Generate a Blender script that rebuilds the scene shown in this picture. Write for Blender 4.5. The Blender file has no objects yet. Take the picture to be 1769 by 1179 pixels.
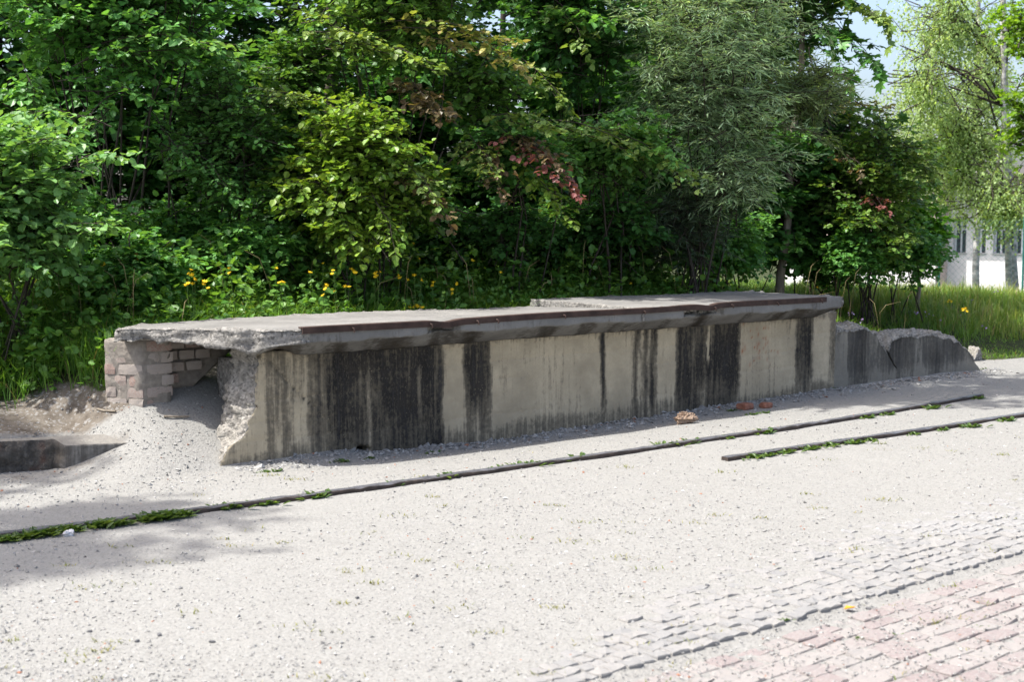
import bpy, math
import numpy as np
from mathutils import Vector

# ------------------------------------------------------------------ camera, sky, sun, exposure
scene = bpy.context.scene
F = 2457.0; CX, CY = 884.5, 589.5; HOR = 369.0; H = 1.65
PITCH = math.atan((CY - HOR) / F)
cam = bpy.data.cameras.new('camera'); cam.sensor_width = 36.0; cam.lens = 36.0 * F / 1769.0
cam.clip_start = 0.1; cam.clip_end = 3000
cam.dof.use_dof = True; cam.dof.focus_distance = 11.0; cam.dof.aperture_fstop = 4.0
co = bpy.data.objects.new('camera', cam); scene.collection.objects.link(co)
co.location = (0, 0, H); co.rotation_euler = (math.pi / 2 - PITCH, 0, 0)
scene.camera = co

SUN_EL = math.radians(61)
SUN_TRAVEL = np.array([0.965, 0.26])            # horizontal direction the light travels
SUN_TRAVEL = SUN_TRAVEL / np.linalg.norm(SUN_TRAVEL)
world = bpy.data.worlds.new('World'); scene.world = world; world.use_nodes = True
wn = world.node_tree; bg = wn.nodes['Background']
sky = wn.nodes.new('ShaderNodeTexSky'); sky.sky_type = 'NISHITA'; sky.sun_disc = False
sky.sun_elevation = SUN_EL
sx, sy = -SUN_TRAVEL
sky.sun_rotation = math.atan2(sx, sy)
sky.air_density = 0.8; sky.dust_density = 4.0; sky.ozone_density = 0.6
wn.links.new(sky.outputs[0], bg.inputs[0]); bg.inputs[1].default_value = 0.15
sun = bpy.data.lights.new('sun', 'SUN'); sun.energy = 3.6; sun.angle = math.radians(0.6); sun.color = (1.0, 0.975, 0.93)
so = bpy.data.objects.new('sun', sun); scene.collection.objects.link(so)
d = Vector((SUN_TRAVEL[0] * math.cos(SUN_EL), SUN_TRAVEL[1] * math.cos(SUN_EL), -math.sin(SUN_EL)))
so.rotation_euler = d.to_track_quat('-Z', 'Y').to_euler(); so.location = (-10, 0, 20)
vs = scene.view_settings; vs.view_transform = 'Standard'; vs.look = 'None'; vs.gamma = 1.0
vs.use_curve_mapping = False; vs.exposure = 1.2
scene.render.engine = 'CYCLES'
scene.cycles.max_bounces = 8; scene.cycles.transparent_max_bounces = 8

# ------------------------------------------------------------------ helpers: maths
rng = np.random.default_rng(11)
cp, sp = math.cos(PITCH), math.sin(PITCH)
def ray(u, v):
    x = (u - CX) / F; y = -(v - CY) / F
    return np.array([x, cp + y * sp, -sp + y * cp])
def G(u, v, z=0.0):                               # pixel -> point on the level z
    r = ray(u, v); k = (z - H) / r[2]
    return np.array([r[0] * k, r[1] * k, z])
def DP(u, v, depth):                              # pixel -> point at a known distance
    r = ray(u, v); k = depth / r[1]
    return np.array([r[0] * k, depth, H + r[2] * k])
P0 = G(390, 808); P1 = G(1440, 675)
E1 = (P1 - P0) / np.linalg.norm(P1 - P0); E1 = E1[:2]
NN = np.array([E1[1], -E1[0]])                     # towards the viewer
LEN = float(np.linalg.norm((P1 - P0)[:2])); ANG = math.atan2(E1[1], E1[0])
def st_of(x, y):
    dx = x - P0[0]; dy = y - P0[1]
    return dx * E1[0] + dy * E1[1], dx * NN[0] + dy * NN[1]
def xy_of(s, t):
    return P0[0] + s * E1[0] + t * NN[0], P0[1] + s * E1[1] + t * NN[1]
def WP(u, v, t=0.0):                              # pixel -> (s, z) on an upright plane parallel to the wall
    r = ray(u, v); o = np.array([0 - P0[0] - t * NN[0], 0 - P0[1] - t * NN[1]])
    k = -(o @ NN) / (r[:2] @ NN)
    p = r * k
    return st_of(p[0], p[1])[0], H + p[2]
def sm(a, b, x):
    x = np.clip((np.asarray(x, float) - a) / (b - a), 0, 1); return x * x * (3 - 2 * x)
def hash3(ix, iy, iz, seed):
    with np.errstate(over='ignore'):
        h = (ix.astype(np.int64) * 374761393 + iy.astype(np.int64) * 668265263 + iz.astype(np.int64) * 2147483647 + seed * 974634777) & 0xffffffff
        h = ((h ^ (h >> 13)) * 1274126177) & 0xffffffff
        h = ((h ^ (h >> 16)) * 2246822519) & 0xffffffff
        h = h ^ (h >> 15)
    return (h & 0xffffff) / float(0xffffff)
def vnoise(p, seed=0):
    f = np.floor(p); i = f.astype(np.int64); w = p - f; w = w * w * (3 - 2 * w); r = 0
    for a in (0, 1):
        for b in (0, 1):
            for c in (0, 1):
                wt = (w[:, 0] if a else 1 - w[:, 0]) * (w[:, 1] if b else 1 - w[:, 1]) * (w[:, 2] if c else 1 - w[:, 2])
                r = r + wt * hash3(i[:, 0] + a, i[:, 1] + b, i[:, 2] + c, seed)
    return r
def fbm(p, scale, octv=4, seed=0, gain=0.5):       # about -1..1
    p = np.asarray(p, float) * scale; r = 0; a = 1.0; tot = 0
    for o in range(octv):
        r = r + a * (vnoise(p + o * 17.3, seed + o) * 2 - 1); tot += a; a *= gain; p = p * 2.03
    return r / tot
def norm(v):
    return v / np.maximum(np.linalg.norm(v, axis=-1, keepdims=True), 1e-9)

# ------------------------------------------------------------------ helpers: meshes and objects
COL = scene.collection
def make_mesh(name, verts, quads=None, tris=None, fattr=None, cattr=None, smooth=True):
    me = bpy.data.meshes.new(name)
    verts = np.asarray(verts, np.float32)
    loops = []; starts = []; n = 0
    for arr, k in ((quads, 4), (tris, 3)):
        if arr is not None and len(arr):
            arr = np.asarray(arr, np.int32); loops.append(arr.ravel())
            starts.append(n + np.arange(len(arr), dtype=np.int32) * k); n += arr.size
    loops = np.concatenate(loops); starts = np.concatenate(starts)
    me.vertices.add(len(verts)); me.vertices.foreach_set('co', verts.ravel())
    me.loops.add(len(loops)); me.loops.foreach_set('vertex_index', loops)
    me.polygons.add(len(starts)); me.polygons.foreach_set('loop_start', starts)
    me.update(calc_edges=True)
    me.polygons.foreach_set('use_smooth', np.full(len(starts), smooth, bool))
    for k, v in (fattr or {}).items():
        a = me.attributes.new(k, 'FLOAT', 'POINT'); a.data.foreach_set('value', np.asarray(v, np.float32))
    for k, v in (cattr or {}).items():
        v = np.asarray(v, np.float32)
        if v.shape[1] == 3: v = np.concatenate([v, np.ones((len(v), 1), np.float32)], 1)
        a = me.attributes.new(k, 'FLOAT_COLOR', 'POINT'); a.data.foreach_set('color', v.ravel())
    me.validate()
    return me
def link(name, me, mat=None, parent=None, loc=None, rotz=0.0):
    o = bpy.data.objects.new(name, me); COL.objects.link(o)
    if mat is not None and me is not None and not me.materials: me.materials.append(mat)
    if parent is not None: o.parent = parent
    if loc is not None: o.location = loc
    if rotz: o.rotation_euler = (0, 0, rotz)
    return o
def tag(o, label=None, cat=None, group=None, kind=None):
    if label: o['label'] = label
    if cat: o['category'] = cat
    if group: o['group'] = group
    if kind: o['kind'] = kind
    return o
def thing(name, label, cat, loc=(0, 0, 0), rotz=0.0, group=None):
    return tag(link(name, None, None, None, loc, rotz), label, cat, group)
def box_grid(na, nb, nc):                          # welded surface of a unit box, with parameters a, b, c
    idx = -np.ones((na + 1, nb + 1, nc + 1), np.int64)
    I, J, K = np.meshgrid(np.arange(na + 1), np.arange(nb + 1), np.arange(nc + 1), indexing='ij')
    m = (I == 0) | (I == na) | (J == 0) | (J == nb) | (K == 0) | (K == nc)
    idx[m] = np.arange(m.sum())
    abc = np.stack([I[m] / na, J[m] / nb, K[m] / nc], 1)
    q = []
    def face(A, flip):
        f = np.stack([A[:-1, :-1], A[1:, :-1], A[1:, 1:], A[:-1, 1:]], -1).reshape(-1, 4)
        q.append(f[:, ::-1] if flip else f)
    face(idx[0], True); face(idx[-1], False)
    face(idx[:, 0], False); face(idx[:, -1], True)
    face(idx[:, :, 0], True); face(idx[:, :, -1], False)
    return abc, np.concatenate(q)
def vnormals(v, quads):
    a, b, c, e = (v[quads[:, i]] for i in range(4))
    fn = np.cross(c - a, e - b); n = np.zeros_like(v)
    for i in range(4): np.add.at(n, quads[:, i], fn)
    return norm(n)
def tubes(P, R, sides=5):                          # P (n,k,3), R (n,k)
    n, k, _ = P.shape
    T = np.empty_like(P); T[:, 1:-1] = P[:, 2:] - P[:, :-2]; T[:, 0] = P[:, 1] - P[:, 0]; T[:, -1] = P[:, -1] - P[:, -2]
    T = norm(T)
    ref = np.where(np.abs(T[..., 2:3]) > 0.9, np.array([1.0, 0, 0]), np.array([0, 0, 1.0]))
    A = norm(np.cross(T, ref)); B = np.cross(T, A)
    ang = np.arange(sides) * 2 * math.pi / sides
    V = P[:, :, None] + R[:, :, None, None] * (A[:, :, None] * np.cos(ang)[None, None, :, None] + B[:, :, None] * np.sin(ang)[None, None, :, None])
    base = (np.arange(n) * k * sides)[:, None, None] + (np.arange(k - 1) * sides)[None, :, None]
    j = np.arange(sides)[None, None, :]; j2 = (j + 1) % sides
    Q = np.stack([base + j, base + j2, base + sides + j2, base + sides + j], -1).reshape(-1, 4)
    return V.reshape(-1, 3), Q

# ------------------------------------------------------------------ helpers: materials
class NT:
    def __init__(self, name):
        self.m = bpy.data.materials.new(name); self.m.use_nodes = True; self.t = self.m.node_tree
        self.b = self.t.nodes['Principled BSDF']; self.out = self.t.nodes['Material Output']
    def n(self, typ, **kw):
        nd = self.t.nodes.new('ShaderNode' + typ)
        for k, v in kw.items(): setattr(nd, k, v)
        return nd
    def put(self, sock, v):
        if hasattr(v, 'is_output') or isinstance(v, bpy.types.NodeSocket): self.t.links.new(v, sock)
        else: sock.default_value = v
    def noise(self, vec, scale, detail=4, rough=0.55):
        nd = self.n('TexNoise'); self.put(nd.inputs['Vector'], vec)
        nd.inputs['Scale'].default_value = scale; nd.inputs['Detail'].default_value = detail; nd.inputs['Roughness'].default_value = rough
        return nd.outputs['Fac']
    def voro(self, vec, scale, feature='F1', out='Distance'):
        nd = self.n('TexVoronoi', feature=feature); self.put(nd.inputs['Vector'], vec); nd.inputs['Scale'].default_value = scale
        return nd.outputs[out]
    def ramp(self, fac, stops):
        nd = self.n('ValToRGB'); self.put(nd.inputs[0], fac); e = nd.color_ramp.elements
        while len(e) < len(stops): e.new(0.5)
        for i, (p, c) in enumerate(stops):
            e[i].position = p; c = (c, c, c) if not hasattr(c, '__len__') else c; e[i].color = (*c, 1)
        return nd.outputs[0]
    def mix(self, fac, a, b, mode='MIX'):
        nd = self.n('MixRGB', blend_type=mode)
        for s, v in zip(nd.inputs, (fac, a, b)):
            if isinstance(v, tuple) and len(v) == 3: v = (*v, 1)
            self.put(s, v)
        return nd.outputs[0]
    def math(self, op, a, b=0.0, clamp=False):
        nd = self.n('Math', operation=op, use_clamp=clamp); self.put(nd.inputs[0], a); self.put(nd.inputs[1], b); return nd.outputs[0]
    def attr(self, name, out='Fac'):
        nd = self.n('Attribute', attribute_name=name); return nd.outputs[out]
    def coord(self, out='Object'):
        return self.n('TexCoord').outputs[out]
    def scale(self, vec, s):
        nd = self.n('Mapping'); self.put(nd.inputs[0], vec); nd.inputs['Scale'].default_value = s; return nd.outputs[0]
    def bump(self, h, strength, dist, prev=None):
        nd = self.n('Bump'); nd.inputs['Strength'].default_value = strength; nd.inputs['Distance'].default_value = dist
        self.put(nd.inputs['Height'], h)
        if prev is not None: self.put(nd.inputs['Normal'], prev)
        return nd.outputs[0]
    def fin(self, color=None, rough=0.9, normal=None, spec=0.2, metal=0.0):
        if color is not None: self.put(self.b.inputs['Base Color'], (*color, 1) if isinstance(color, tuple) and len(color) == 3 else color)
        self.put(self.b.inputs['Roughness'], rough); self.b.inputs['Specular IOR Level'].default_value = spec
        self.b.inputs['Metallic'].default_value = metal
        if normal is not None: self.put(self.b.inputs['Normal'], normal)
        return self.m

def m_ground():
    k = NT('gravel_ground'); c = k.coord()
    big = k.noise(c, 0.45, 5); mid = k.noise(c, 5.0, 5); fine = k.noise(c, 60, 3)
    v1 = k.n('TexVoronoi'); k.put(v1.inputs['Vector'], c); v1.inputs['Scale'].default_value = 55
    v2 = k.n('TexVoronoi'); k.put(v2.inputs['Vector'], c); v2.inputs['Scale'].default_value = 130
    base = k.ramp(big, [(0.3, (0.207, 0.200, 0.181)), (0.7, (0.241, 0.234, 0.218))])
    base = k.mix(0.5, base, k.ramp(mid, [(0.3, (0.186, 0.180, 0.163)), (0.7, (0.257, 0.253, 0.235))]))
    sv = k.n('SeparateColor'); k.put(sv.inputs[0], v1.outputs['Color'])
    sv2 = k.n('SeparateColor'); k.put(sv2.inputs[0], v2.outputs['Color'])
    stone = k.ramp(sv.outputs[0], [(0.0, (0.150, 0.145, 0.137)), (0.25, (0.216, 0.211, 0.195)), (0.8, (0.249, 0.245, 0.230)), (1.0, (0.290, 0.291, 0.278))])
    stone2 = k.ramp(sv2.outputs[0], [(0.0, (0.124, 0.121, 0.117)), (0.2, (0.220, 0.215, 0.198)), (1.0, (0.264, 0.261, 0.244))])
    base = k.mix(0.5, base, stone); base = k.mix(0.55, base, stone2)
    soil = k.ramp(k.noise(c, 14, 6), [(0.3, (0.085, 0.07, 0.055)), (0.7, (0.165, 0.145, 0.12))])
    soil = k.mix(k.ramp(sv.outputs[1], [(0.80, 0.0), (0.92, 0.8)]), soil, (0.23, 0.22, 0.205))
    fsoil = k.ramp(k.math('ADD', k.attr('soil'), k.math('MULTIPLY', k.math('SUBTRACT', mid, 0.5), 0.7)), [(0.35, 0.0), (0.65, 1.0)])
    base = k.mix(fsoil, base, soil)
    turf = k.ramp(k.noise(c, 9, 5), [(0.3, (0.022, 0.026, 0.012)), (0.75, (0.06, 0.075, 0.028))])
    fg = k.ramp(k.math('ADD', k.attr('turf'), k.math('MULTIPLY', k.math('SUBTRACT', mid, 0.5), 0.8)), [(0.4, 0.0), (0.6, 1.0)])
    base = k.mix(fg, base, turf)
    h1 = k.math('SUBTRACT', 0.6, v1.outputs['Distance']); h2 = k.math('SUBTRACT', 0.6, v2.outputs['Distance'])
    nb = k.bump(h1, 0.45, 0.005); nb = k.bump(h2, 0.5, 0.003, nb)
    return k.fin(base, 0.95, nb, 0.1)

def m_concrete(name, lightc, darkc, rub, rough_bump=1.0, bscale=1.0):
    k = NT(name); c = k.coord()
    n1 = k.noise(c, 3.0, 6, 0.6); n2 = k.noise(c, 28, 6, 0.65); st = k.noise(k.scale(c, (26, 26, 1.7)), 1.0, 6, 0.65)
    lc = k.ramp(n1, [(0.3, tuple(x * 0.62 for x in lightc)), (0.7, tuple(min(1, x * 1.1) for x in lightc))])
    lc = k.mix(k.ramp(n2, [(0.35, 0.45), (0.6, 0.0)]), lc, tuple(x * 0.72 for x in lightc))
    dk = k.ramp(n2, [(0.30, tuple(x * 0.5 for x in darkc)), (0.62, darkc), (0.82, tuple(x * 2.6 for x in darkc))])
    dk = k.mix(k.ramp(st, [(0.50, 0.0), (0.70, 0.7)]), dk, tuple(x * 2.2 for x in darkc))
    dk = k.mix(k.ramp(n1, [(0.50, 0.0), (0.68, 0.7)]), dk, (darkc[0] * 2.0, darkc[1] * 1.85, darkc[2] * 1.6))
    sf = k.math('ADD', k.attr('stain'), k.math('MULTIPLY', k.math('SUBTRACT', st, 0.5), 1.35))
    sf = k.math('ADD', sf, k.math('MULTIPLY', k.math('SUBTRACT', n2, 0.5), 0.8))
    sf = k.math('ADD', sf, k.math('MULTIPLY', k.math('SUBTRACT', n1, 0.5), 0.6))
    ff = k.ramp(sf, [(0.25, 0.0), (0.55, 0.62), (0.95, 1.0)])
    col = k.mix(ff, lc, dk)
    fl_ = k.ramp(k.noise(k.scale(c, (1, 1, .45)), 75, 4, 0.7), [(0.56, 0.0), (0.70, 0.8)])
    col = k.mix(k.math('MULTIPLY', fl_, ff), col, tuple(x * 0.28 for x in lightc))
    spots = k.voro(c, 22); spk = k.ramp(spots, [(0.05, 0.7), (0.10, 0.0)])
    col = k.mix(k.math('MULTIPLY', spk, k.ramp(n1, [(0.45, 0.0), (0.6, 1.0)])), col, tuple(x * 0.8 for x in lightc))
    # broken faces: exposed aggregate
    vo = k.n('TexVoronoi'); k.put(vo.inputs['Vector'], c); vo.inputs['Scale'].default_value = 62
    se = k.n('SeparateColor'); k.put(se.inputs[0], vo.outputs['Color'])
    ag = k.ramp(se.outputs[0], [(0.0, tuple(x * 0.5 for x in rub)), (0.35, rub), (0.8, tuple(min(1, x * 1.2) for x in rub)), (1.0, tuple(min(1, x * 1.5) for x in rub))])
    ag = k.mix(k.ramp(n2, [(0.35, 0.5), (0.6, 0.0)]), ag, tuple(x * 0.5 for x in rub))
    br = k.ramp(k.math('ADD', k.attr('broken'), k.math('MULTIPLY', k.math('SUBTRACT', n2, 0.5), 0.5)), [(0.4, 0.0), (0.6, 1.0)])
    col = k.mix(br, col, ag)
    col = k.mix(k.attr('rust'), col, (0.30, 0.085, 0.03))
    hb = k.math('ADD', k.math('MULTIPLY', n2, 0.5), k.math('MULTIPLY', k.math('SUBTRACT', k.math('MULTIPLY', k.noise(c, 55, 6, 0.75), 1.2), k.math('MULTIPLY', vo.outputs['Distance'], 0.35)), br))
    nb = k.bump(hb, 0.8 * rough_bump, 0.02 * bscale)
    nb = k.bump(k.noise(c, 120, 3), 0.35 * rough_bump, 0.003, nb)
    return k.fin(col, 0.93, nb, 0.12)

def m_leaf(name, trans=0.32, rough=0.42):
    k = NT(name); col = k.attr('tint', 'Color'); c = k.coord()
    col = k.mix(0.25, col, k.mix(k.noise(c, 3, 2), (0.4, 0.45, 0.3), (1.3, 1.25, 1.2)), 'MULTIPLY')
    k.fin(col, rough, None, 0.35)
    tr = k.n('BsdfTranslucent'); k.put(tr.inputs[0], k.mix(1.0, col, (1.9, 1.75, 0.7, 1), 'MULTIPLY'))
    mx = k.n('MixShader'); mx.inputs[0].default_value = trans
    k.t.links.new(k.b.outputs[0], mx.inputs[1]); k.t.links.new(tr.outputs[0], mx.inputs[2]); k.t.links.new(mx.outputs[0], k.out.inputs[0])
    return k.m
def m_bark(name, c1, c2, sc=(30, 30, 4)):
    k = NT(name); c = k.coord(); n = k.noise(k.scale(c, sc), 1.0, 5)
    return k.fin(k.ramp(n, [(0.3, c1), (0.7, c2)]), 0.9, k.bump(n, 0.6, 0.01), 0.1)
def m_plain(name, c1, c2, scale=20, rough=0.8, spec=0.2, metal=0.0, bump=0.3, bd=0.004, mp=None):
    k = NT(name); c = k.coord()
    if mp: c = k.scale(c, mp)
    n = k.noise(c, scale, 5, 0.6)
    return k.fin(k.ramp(n, [(0.3, c1), (0.7, c2)]), rough, k.bump(n, bump, bd), spec, metal)
def m_tint(name, rough=0.9, scale=90, bump=0.4):
    k = NT(name); c = k.coord(); n = k.noise(c, scale, 4)
    col = k.mix(0.6, k.attr('tint', 'Color'), k.ramp(n, [(0.3, 0.6), (0.7, 1.25)]), 'MULTIPLY')
    return k.fin(col, rough, k.bump(n, bump, 0.004), 0.15)
def m_objvar(name, a, b, dirt, dirtamt=0.5, dscale=16, joint=None, vein=None):
    k = NT(name); c = k.coord(); oi = k.n('ObjectInfo'); r = oi.outputs['Random']
    nd = k.n('VectorMath', operation='ADD'); k.put(nd.inputs[0], c); k.put(nd.inputs[1], oi.outputs['Location']); c = nd.outputs[0]
    col = k.ramp(r, [(0.0, a), (1.0, b)])
    if vein: col = k.mix(k.ramp(r, [(0.80, 0.0), (0.84, 1.0)]), col, vein)
    n = k.noise(c, dscale, 6, 0.65)
    col = k.mix(k.ramp(k.math('ADD', n, k.math('MULTIPLY', k.math('SUBTRACT', r, 0.5), 0.25)), [(0.62 - dirtamt * 0.4, 0.0), (0.72 - dirtamt * 0.25, 1.0)]), col, dirt)
    col = k.mix(0.5, col, k.ramp(k.noise(c, 70, 4), [(0.3, 0.55), (0.7, 1.3)]), 'MULTIPLY')
    return k.fin(col, 0.92, k.bump(k.noise(c, 60, 5), 0.5, 0.006), 0.12)

M_GROUND = m_ground()
M_WALL = m_concrete('stained_wall_concrete', (0.52, 0.44, 0.31), (0.030, 0.028, 0.026), (0.32, 0.30, 0.265))
M_SLAB = m_concrete('slab_concrete', (0.225, 0.218, 0.203), (0.042, 0.036, 0.029), (0.27, 0.258, 0.235))
M_RUIN = m_concrete('ruin_concrete', (0.30, 0.275, 0.225), (0.046, 0.044, 0.041), (0.30, 0.285, 0.255))
M_KERB = m_concrete('kerb_concrete', (0.25, 0.235, 0.21), (0.038, 0.034, 0.03), (0.13, 0.12, 0.105))
M_RUST = m_plain('rusty_steel', (0.030, 0.018, 0.014), (0.075, 0.046, 0.036), 12, 0.75, 0.3, 0.2, 0.3, 0.003)
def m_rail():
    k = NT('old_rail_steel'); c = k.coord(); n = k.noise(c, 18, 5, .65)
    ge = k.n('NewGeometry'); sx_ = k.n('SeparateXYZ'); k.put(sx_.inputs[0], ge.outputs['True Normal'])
    worn = k.ramp(k.math('ADD', sx_.outputs[2], k.math('MULTIPLY', k.math('SUBTRACT', n, .5), .5)), [(.72, 0.0), (.92, 1.0)])   # top faces painted paler and bluish: sky reflection in the colour, plus wear
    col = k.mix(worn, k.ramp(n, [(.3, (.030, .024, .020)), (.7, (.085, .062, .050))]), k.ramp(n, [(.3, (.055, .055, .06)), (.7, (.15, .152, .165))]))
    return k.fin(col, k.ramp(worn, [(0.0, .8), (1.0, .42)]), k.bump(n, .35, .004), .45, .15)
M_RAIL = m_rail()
M_BRICK = m_objvar('weathered_brick', (0.27, 0.145, 0.11), (0.32, 0.225, 0.19), (0.34, 0.30, 0.265), 0.92, 20)
M_MORTAR = m_plain('lime_mortar', (0.17, 0.15, 0.13), (0.27, 0.245, 0.21), 25, 0.95, 0.1, 0, 0.7, 0.012)
M_LEAF = m_leaf('shrub_leaves'); M_GRASS = m_leaf('grass_blades', 0.35, 0.5); M_FARLEAF = m_leaf('far_leaves', 0.5, 0.5)
M_BARK = m_bark('shrub_bark', (0.03, 0.025, 0.02), (0.085, 0.072, 0.058))
M_BARKG = m_bark('grey_trunk_bark', (0.13, 0.11, 0.085), (0.28, 0.24, 0.19))
M_BIRCH = m_plain('birch_bark', (0.07, 0.07, 0.065), (0.62, 0.60, 0.56), 3.0, 0.8, 0.2, 0, 0.2, 0.01, (1, 1, 3))
M_STONE = m_tint('loose_stones')
M_SETT = m_objvar('granite_setts', (0.225, 0.223, 0.217), (0.285, 0.282, 0.275), (0.27, 0.26, 0.245), 0.6, 22)
M_PAVER = m_objvar('red_pavers', (0.235, 0.195, 0.187), (0.27, 0.24, 0.23), (0.275, 0.257, 0.24), 0.66, 9, vein=(0.20, 0.205, 0.21))

# ------------------------------------------------------------------ the ground
def terrain(x, y):
    s, t = st_of(x, y); b = -t
    p = np.stack([x, y, np.zeros_like(x)], 1)
    # level gravel in front; soil fan spilling out of the hollow; bank behind the platform
    fan = 0.50 * np.clip(b + 0.05, 0, None)
    fan = np.minimum(fan, 0.62)
    wfan = sm(-1.0, -0.12, s) * (1 - sm(0.9, 1.2, s))
    wfan = np.where(b > 1.3, 0, wfan)
    z = fan * wfan
    kerb = sm(0.86, 0.98, b + 0.25 * (s + 1.2))
    left = 0.20 + 0.20 * np.clip(b - 0.9, 0, 0.75) + 0.42 * np.clip(b - 1.65, 0, 1.0) + 0.10 * np.clip(b - 2.65, 0, 4)
    zl = left * kerb
    mid = np.interp(b, [0.4, 1.0, 1.6, 2.6, 4.0, 7.0], [0.0, 0.56, 0.70, 0.88, 1.02, 1.1])
    right = np.interp(b, [0.0, 0.35, 1.2, 3.0, 6.0, 9.0], [0.0, 0.22, 0.34, 0.50, 0.62, 0.60])
    far = np.interp(b, [0.8, 1.6, 3.0, 6.0, 9.0], [0.0, 0.16, 0.42, 0.60, 0.60])
    wl = 1 - sm(-0.95, 0.05, s)
    wr = sm(6.2, 7.0, s); wf = sm(8.2, 9.0, s)
    bank = mid * (1 - wr) + (right * (1 - wf) + far * wf) * wr
    bank = np.where((s > 0) & (s < 6.3) & (b < 1.0), 0.0, bank)
    zz = np.where(s < 0.05, zl * wl + np.maximum(mid * sm(0.9, 1.3, b), zl) * (1 - wl), bank)
    z = np.maximum(z, zz)
    # lower ground far behind the bank
    z = z - 2.2 * sm(19.5, 36, y) * sm(1.0, 2.0, b)
    bare = 1 - sm(1.0, 1.5, b)
    z = z + fbm(p, 0.9, 3, 3) * 0.012 + fbm(p, 5, 4, 5) * 0.006 + fbm(p, 2.2, 4, 8) * 0.03 * sm(0.05, 0.6, z)
    heap = np.exp(-((t - 0.07) / 0.13) ** 2) * sm(0.1, 0.5, s) * (1 - sm(8.6, 9.4, s))
    z = z + heap * (0.022 + 0.02 * fbm(p, 3, 2, 21))
    z = z - 0.065 * np.exp(-((s - 2.7) / 1.9) ** 2) * (1 - sm(0.1, 0.8, t)) * (b < 0.3)
    q_ = (x - C0[0]) * PN[0] + (y - C0[1]) * PN[1]; bandw = sm(-1.15, -0.75, q_)
    z = z * (1 - bandw) + (0.35 * z - 0.003) * bandw
    pv = paved(x, y)
    z = z * (1 - pv) + (-0.023) * pv
    return z
# paved corner: the line along which small setts meet the red pavers
C0 = G(1010, 1179)[:2]; C1 = G(1769, 953)[:2]
PE = (C1 - C0) / np.linalg.norm(C1 - C0); PN = np.array([PE[1], -PE[0]]); PLEN = np.linalg.norm(C1 - C0)
def paved(x, y):
    q = (x - C0[0]) * PN[0] + (y - C0[1]) * PN[1]
    return sm(-0.02, 0.03, q)
def turfmask(x, y):
    s, t = st_of(x, y); b = -t
    p = np.stack([x, y, np.zeros_like(x)], 1); w = fbm(p, 1.6, 3, 31) * 0.22
    lft = sm(1.42, 1.75, b + w + 0.12 * (s + 1)) * (1 - sm(-0.45, -0.25, s))
    midm = sm(0.98, 1.05, b) * sm(-0.45, -0.25, s) * (1 - sm(6.4, 6.6, s))
    edge = np.interp(s, [6.4, 8.2, 8.9, 9.6, 12], [0.42, 0.45, 0.95, 0.75, 0.3])
    lft = np.maximum(lft, sm(0.40, 0.52, terrain(x, y) + w * .4) * (b > 1.02) * (s < 0))
    rgt = sm(-0.08, 0.12, b - edge + w) * sm(6.4, 6.6, s)
    return np.clip(lft + midm + rgt, 0, 1)
def soilmask(x, y):
    s, t = st_of(x, y); b = -t
    m = sm(0.85, 1.1, b + 0.25 * (s + 1.2)) * (1 - sm(-0.3, -0.1, s)) * 0.9
    m2 = sm(0.55, 0.9, b) * sm(-0.3, 0, s) * (1 - sm(6, 6.4, s)) * 0.45
    kb = np.exp(-((b - 0.5) / 0.22) ** 2) * (1 - sm(-0.5, -0.2, s)) * 0.42
    m3 = np.exp(-((b - 0.85) / 0.35) ** 2) * sm(8.2, 8.6, s) * 0.7
    return np.clip(m + m2 + kb + m3, 0, 1)
def axis(lo, hi, step, far_lo, far_hi, grow=1.35):
    core = np.arange(lo, hi + step * 0.5, step); a = [lo]; b = [core[-1]]; w = step
    while a[-1] > far_lo: w *= grow; a.append(a[-1] - w)
    w = step
    while b[-1] < far_hi: w *= grow; b.append(b[-1] + w)
    return np.concatenate([np.array(a[1:])[::-1], core, np.array(b[1:])])
gx = axis(-6.0, 7.5, 0.055, -500, 500); gy = axis(4.2, 18.0, 0.055, -200, 1500)
X, Y = np.meshgrid(gx, gy, indexing='ij'); x = X.ravel(); y = Y.ravel()
gz = terrain(x, y)
ii = np.arange(len(x)).reshape(X.shape)
gq = np.stack([ii[:-1, :-1], ii[1:, :-1], ii[1:, 1:], ii[:-1, 1:]], -1).reshape(-1, 4)
me = make_mesh('ground', np.stack([x, y, gz], 1), gq, fattr={'turf': turfmask(x, y), 'soil': soilmask(x, y)})
tag(link('ground', me, M_GROUND), kind='structure')
def tz(x, y):
    return terrain(np.atleast_1d(np.asarray(x, float)), np.atleast_1d(np.asarray(y, float)))

# ------------------------------------------------------------------ the loading platform
plat = thing('loading_platform', 'long ruined concrete loading platform with black streaks and rusty steel edge', 'platform', (P0[0], P0[1], 0), ANG)
def L3(s, t, z): return np.stack([s, -t, z], 1)     # platform coordinates -> local mesh coordinates
TOPZ = 0.90; FRT = 0.28
# --- front wall
tabz = []; 
for u, v in ((451, 617), (447, 659), (441, 692), (437, 723), (427, 754), (403, 776), (390, 808)): tabz.append(WP(u, v, 0))
tabz = np.array(sorted(tabz, key=lambda a: a[1])); tb = []
for u, v in ((403, 620), (394, 666), (393, 701), (383, 732), (363, 772)): tb.append(WP(u, v, -0.32))
tb = np.array(sorted(tb, key=lambda a: a[1]))
def wall_left(z, t):
    f = np.interp(z, tabz[:, 1], tabz[:, 0]); g = np.interp(z, tb[:, 1], tb[:, 0])
    return f + (g - f) * np.clip(-t / 0.32, 0, 1)
abc, q = box_grid(450, 12, 60)
a, b, c = abc.T
z = -0.15 + c * 0.89; t = -0.32 * b
sl = wall_left(z, t); s = sl + a * (LEN + 0.02 * c - sl)
p = np.stack([s, t, z], 1)
endw = np.exp(-((s - sl) / 0.035) ** 2)             # rough broken end
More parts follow.
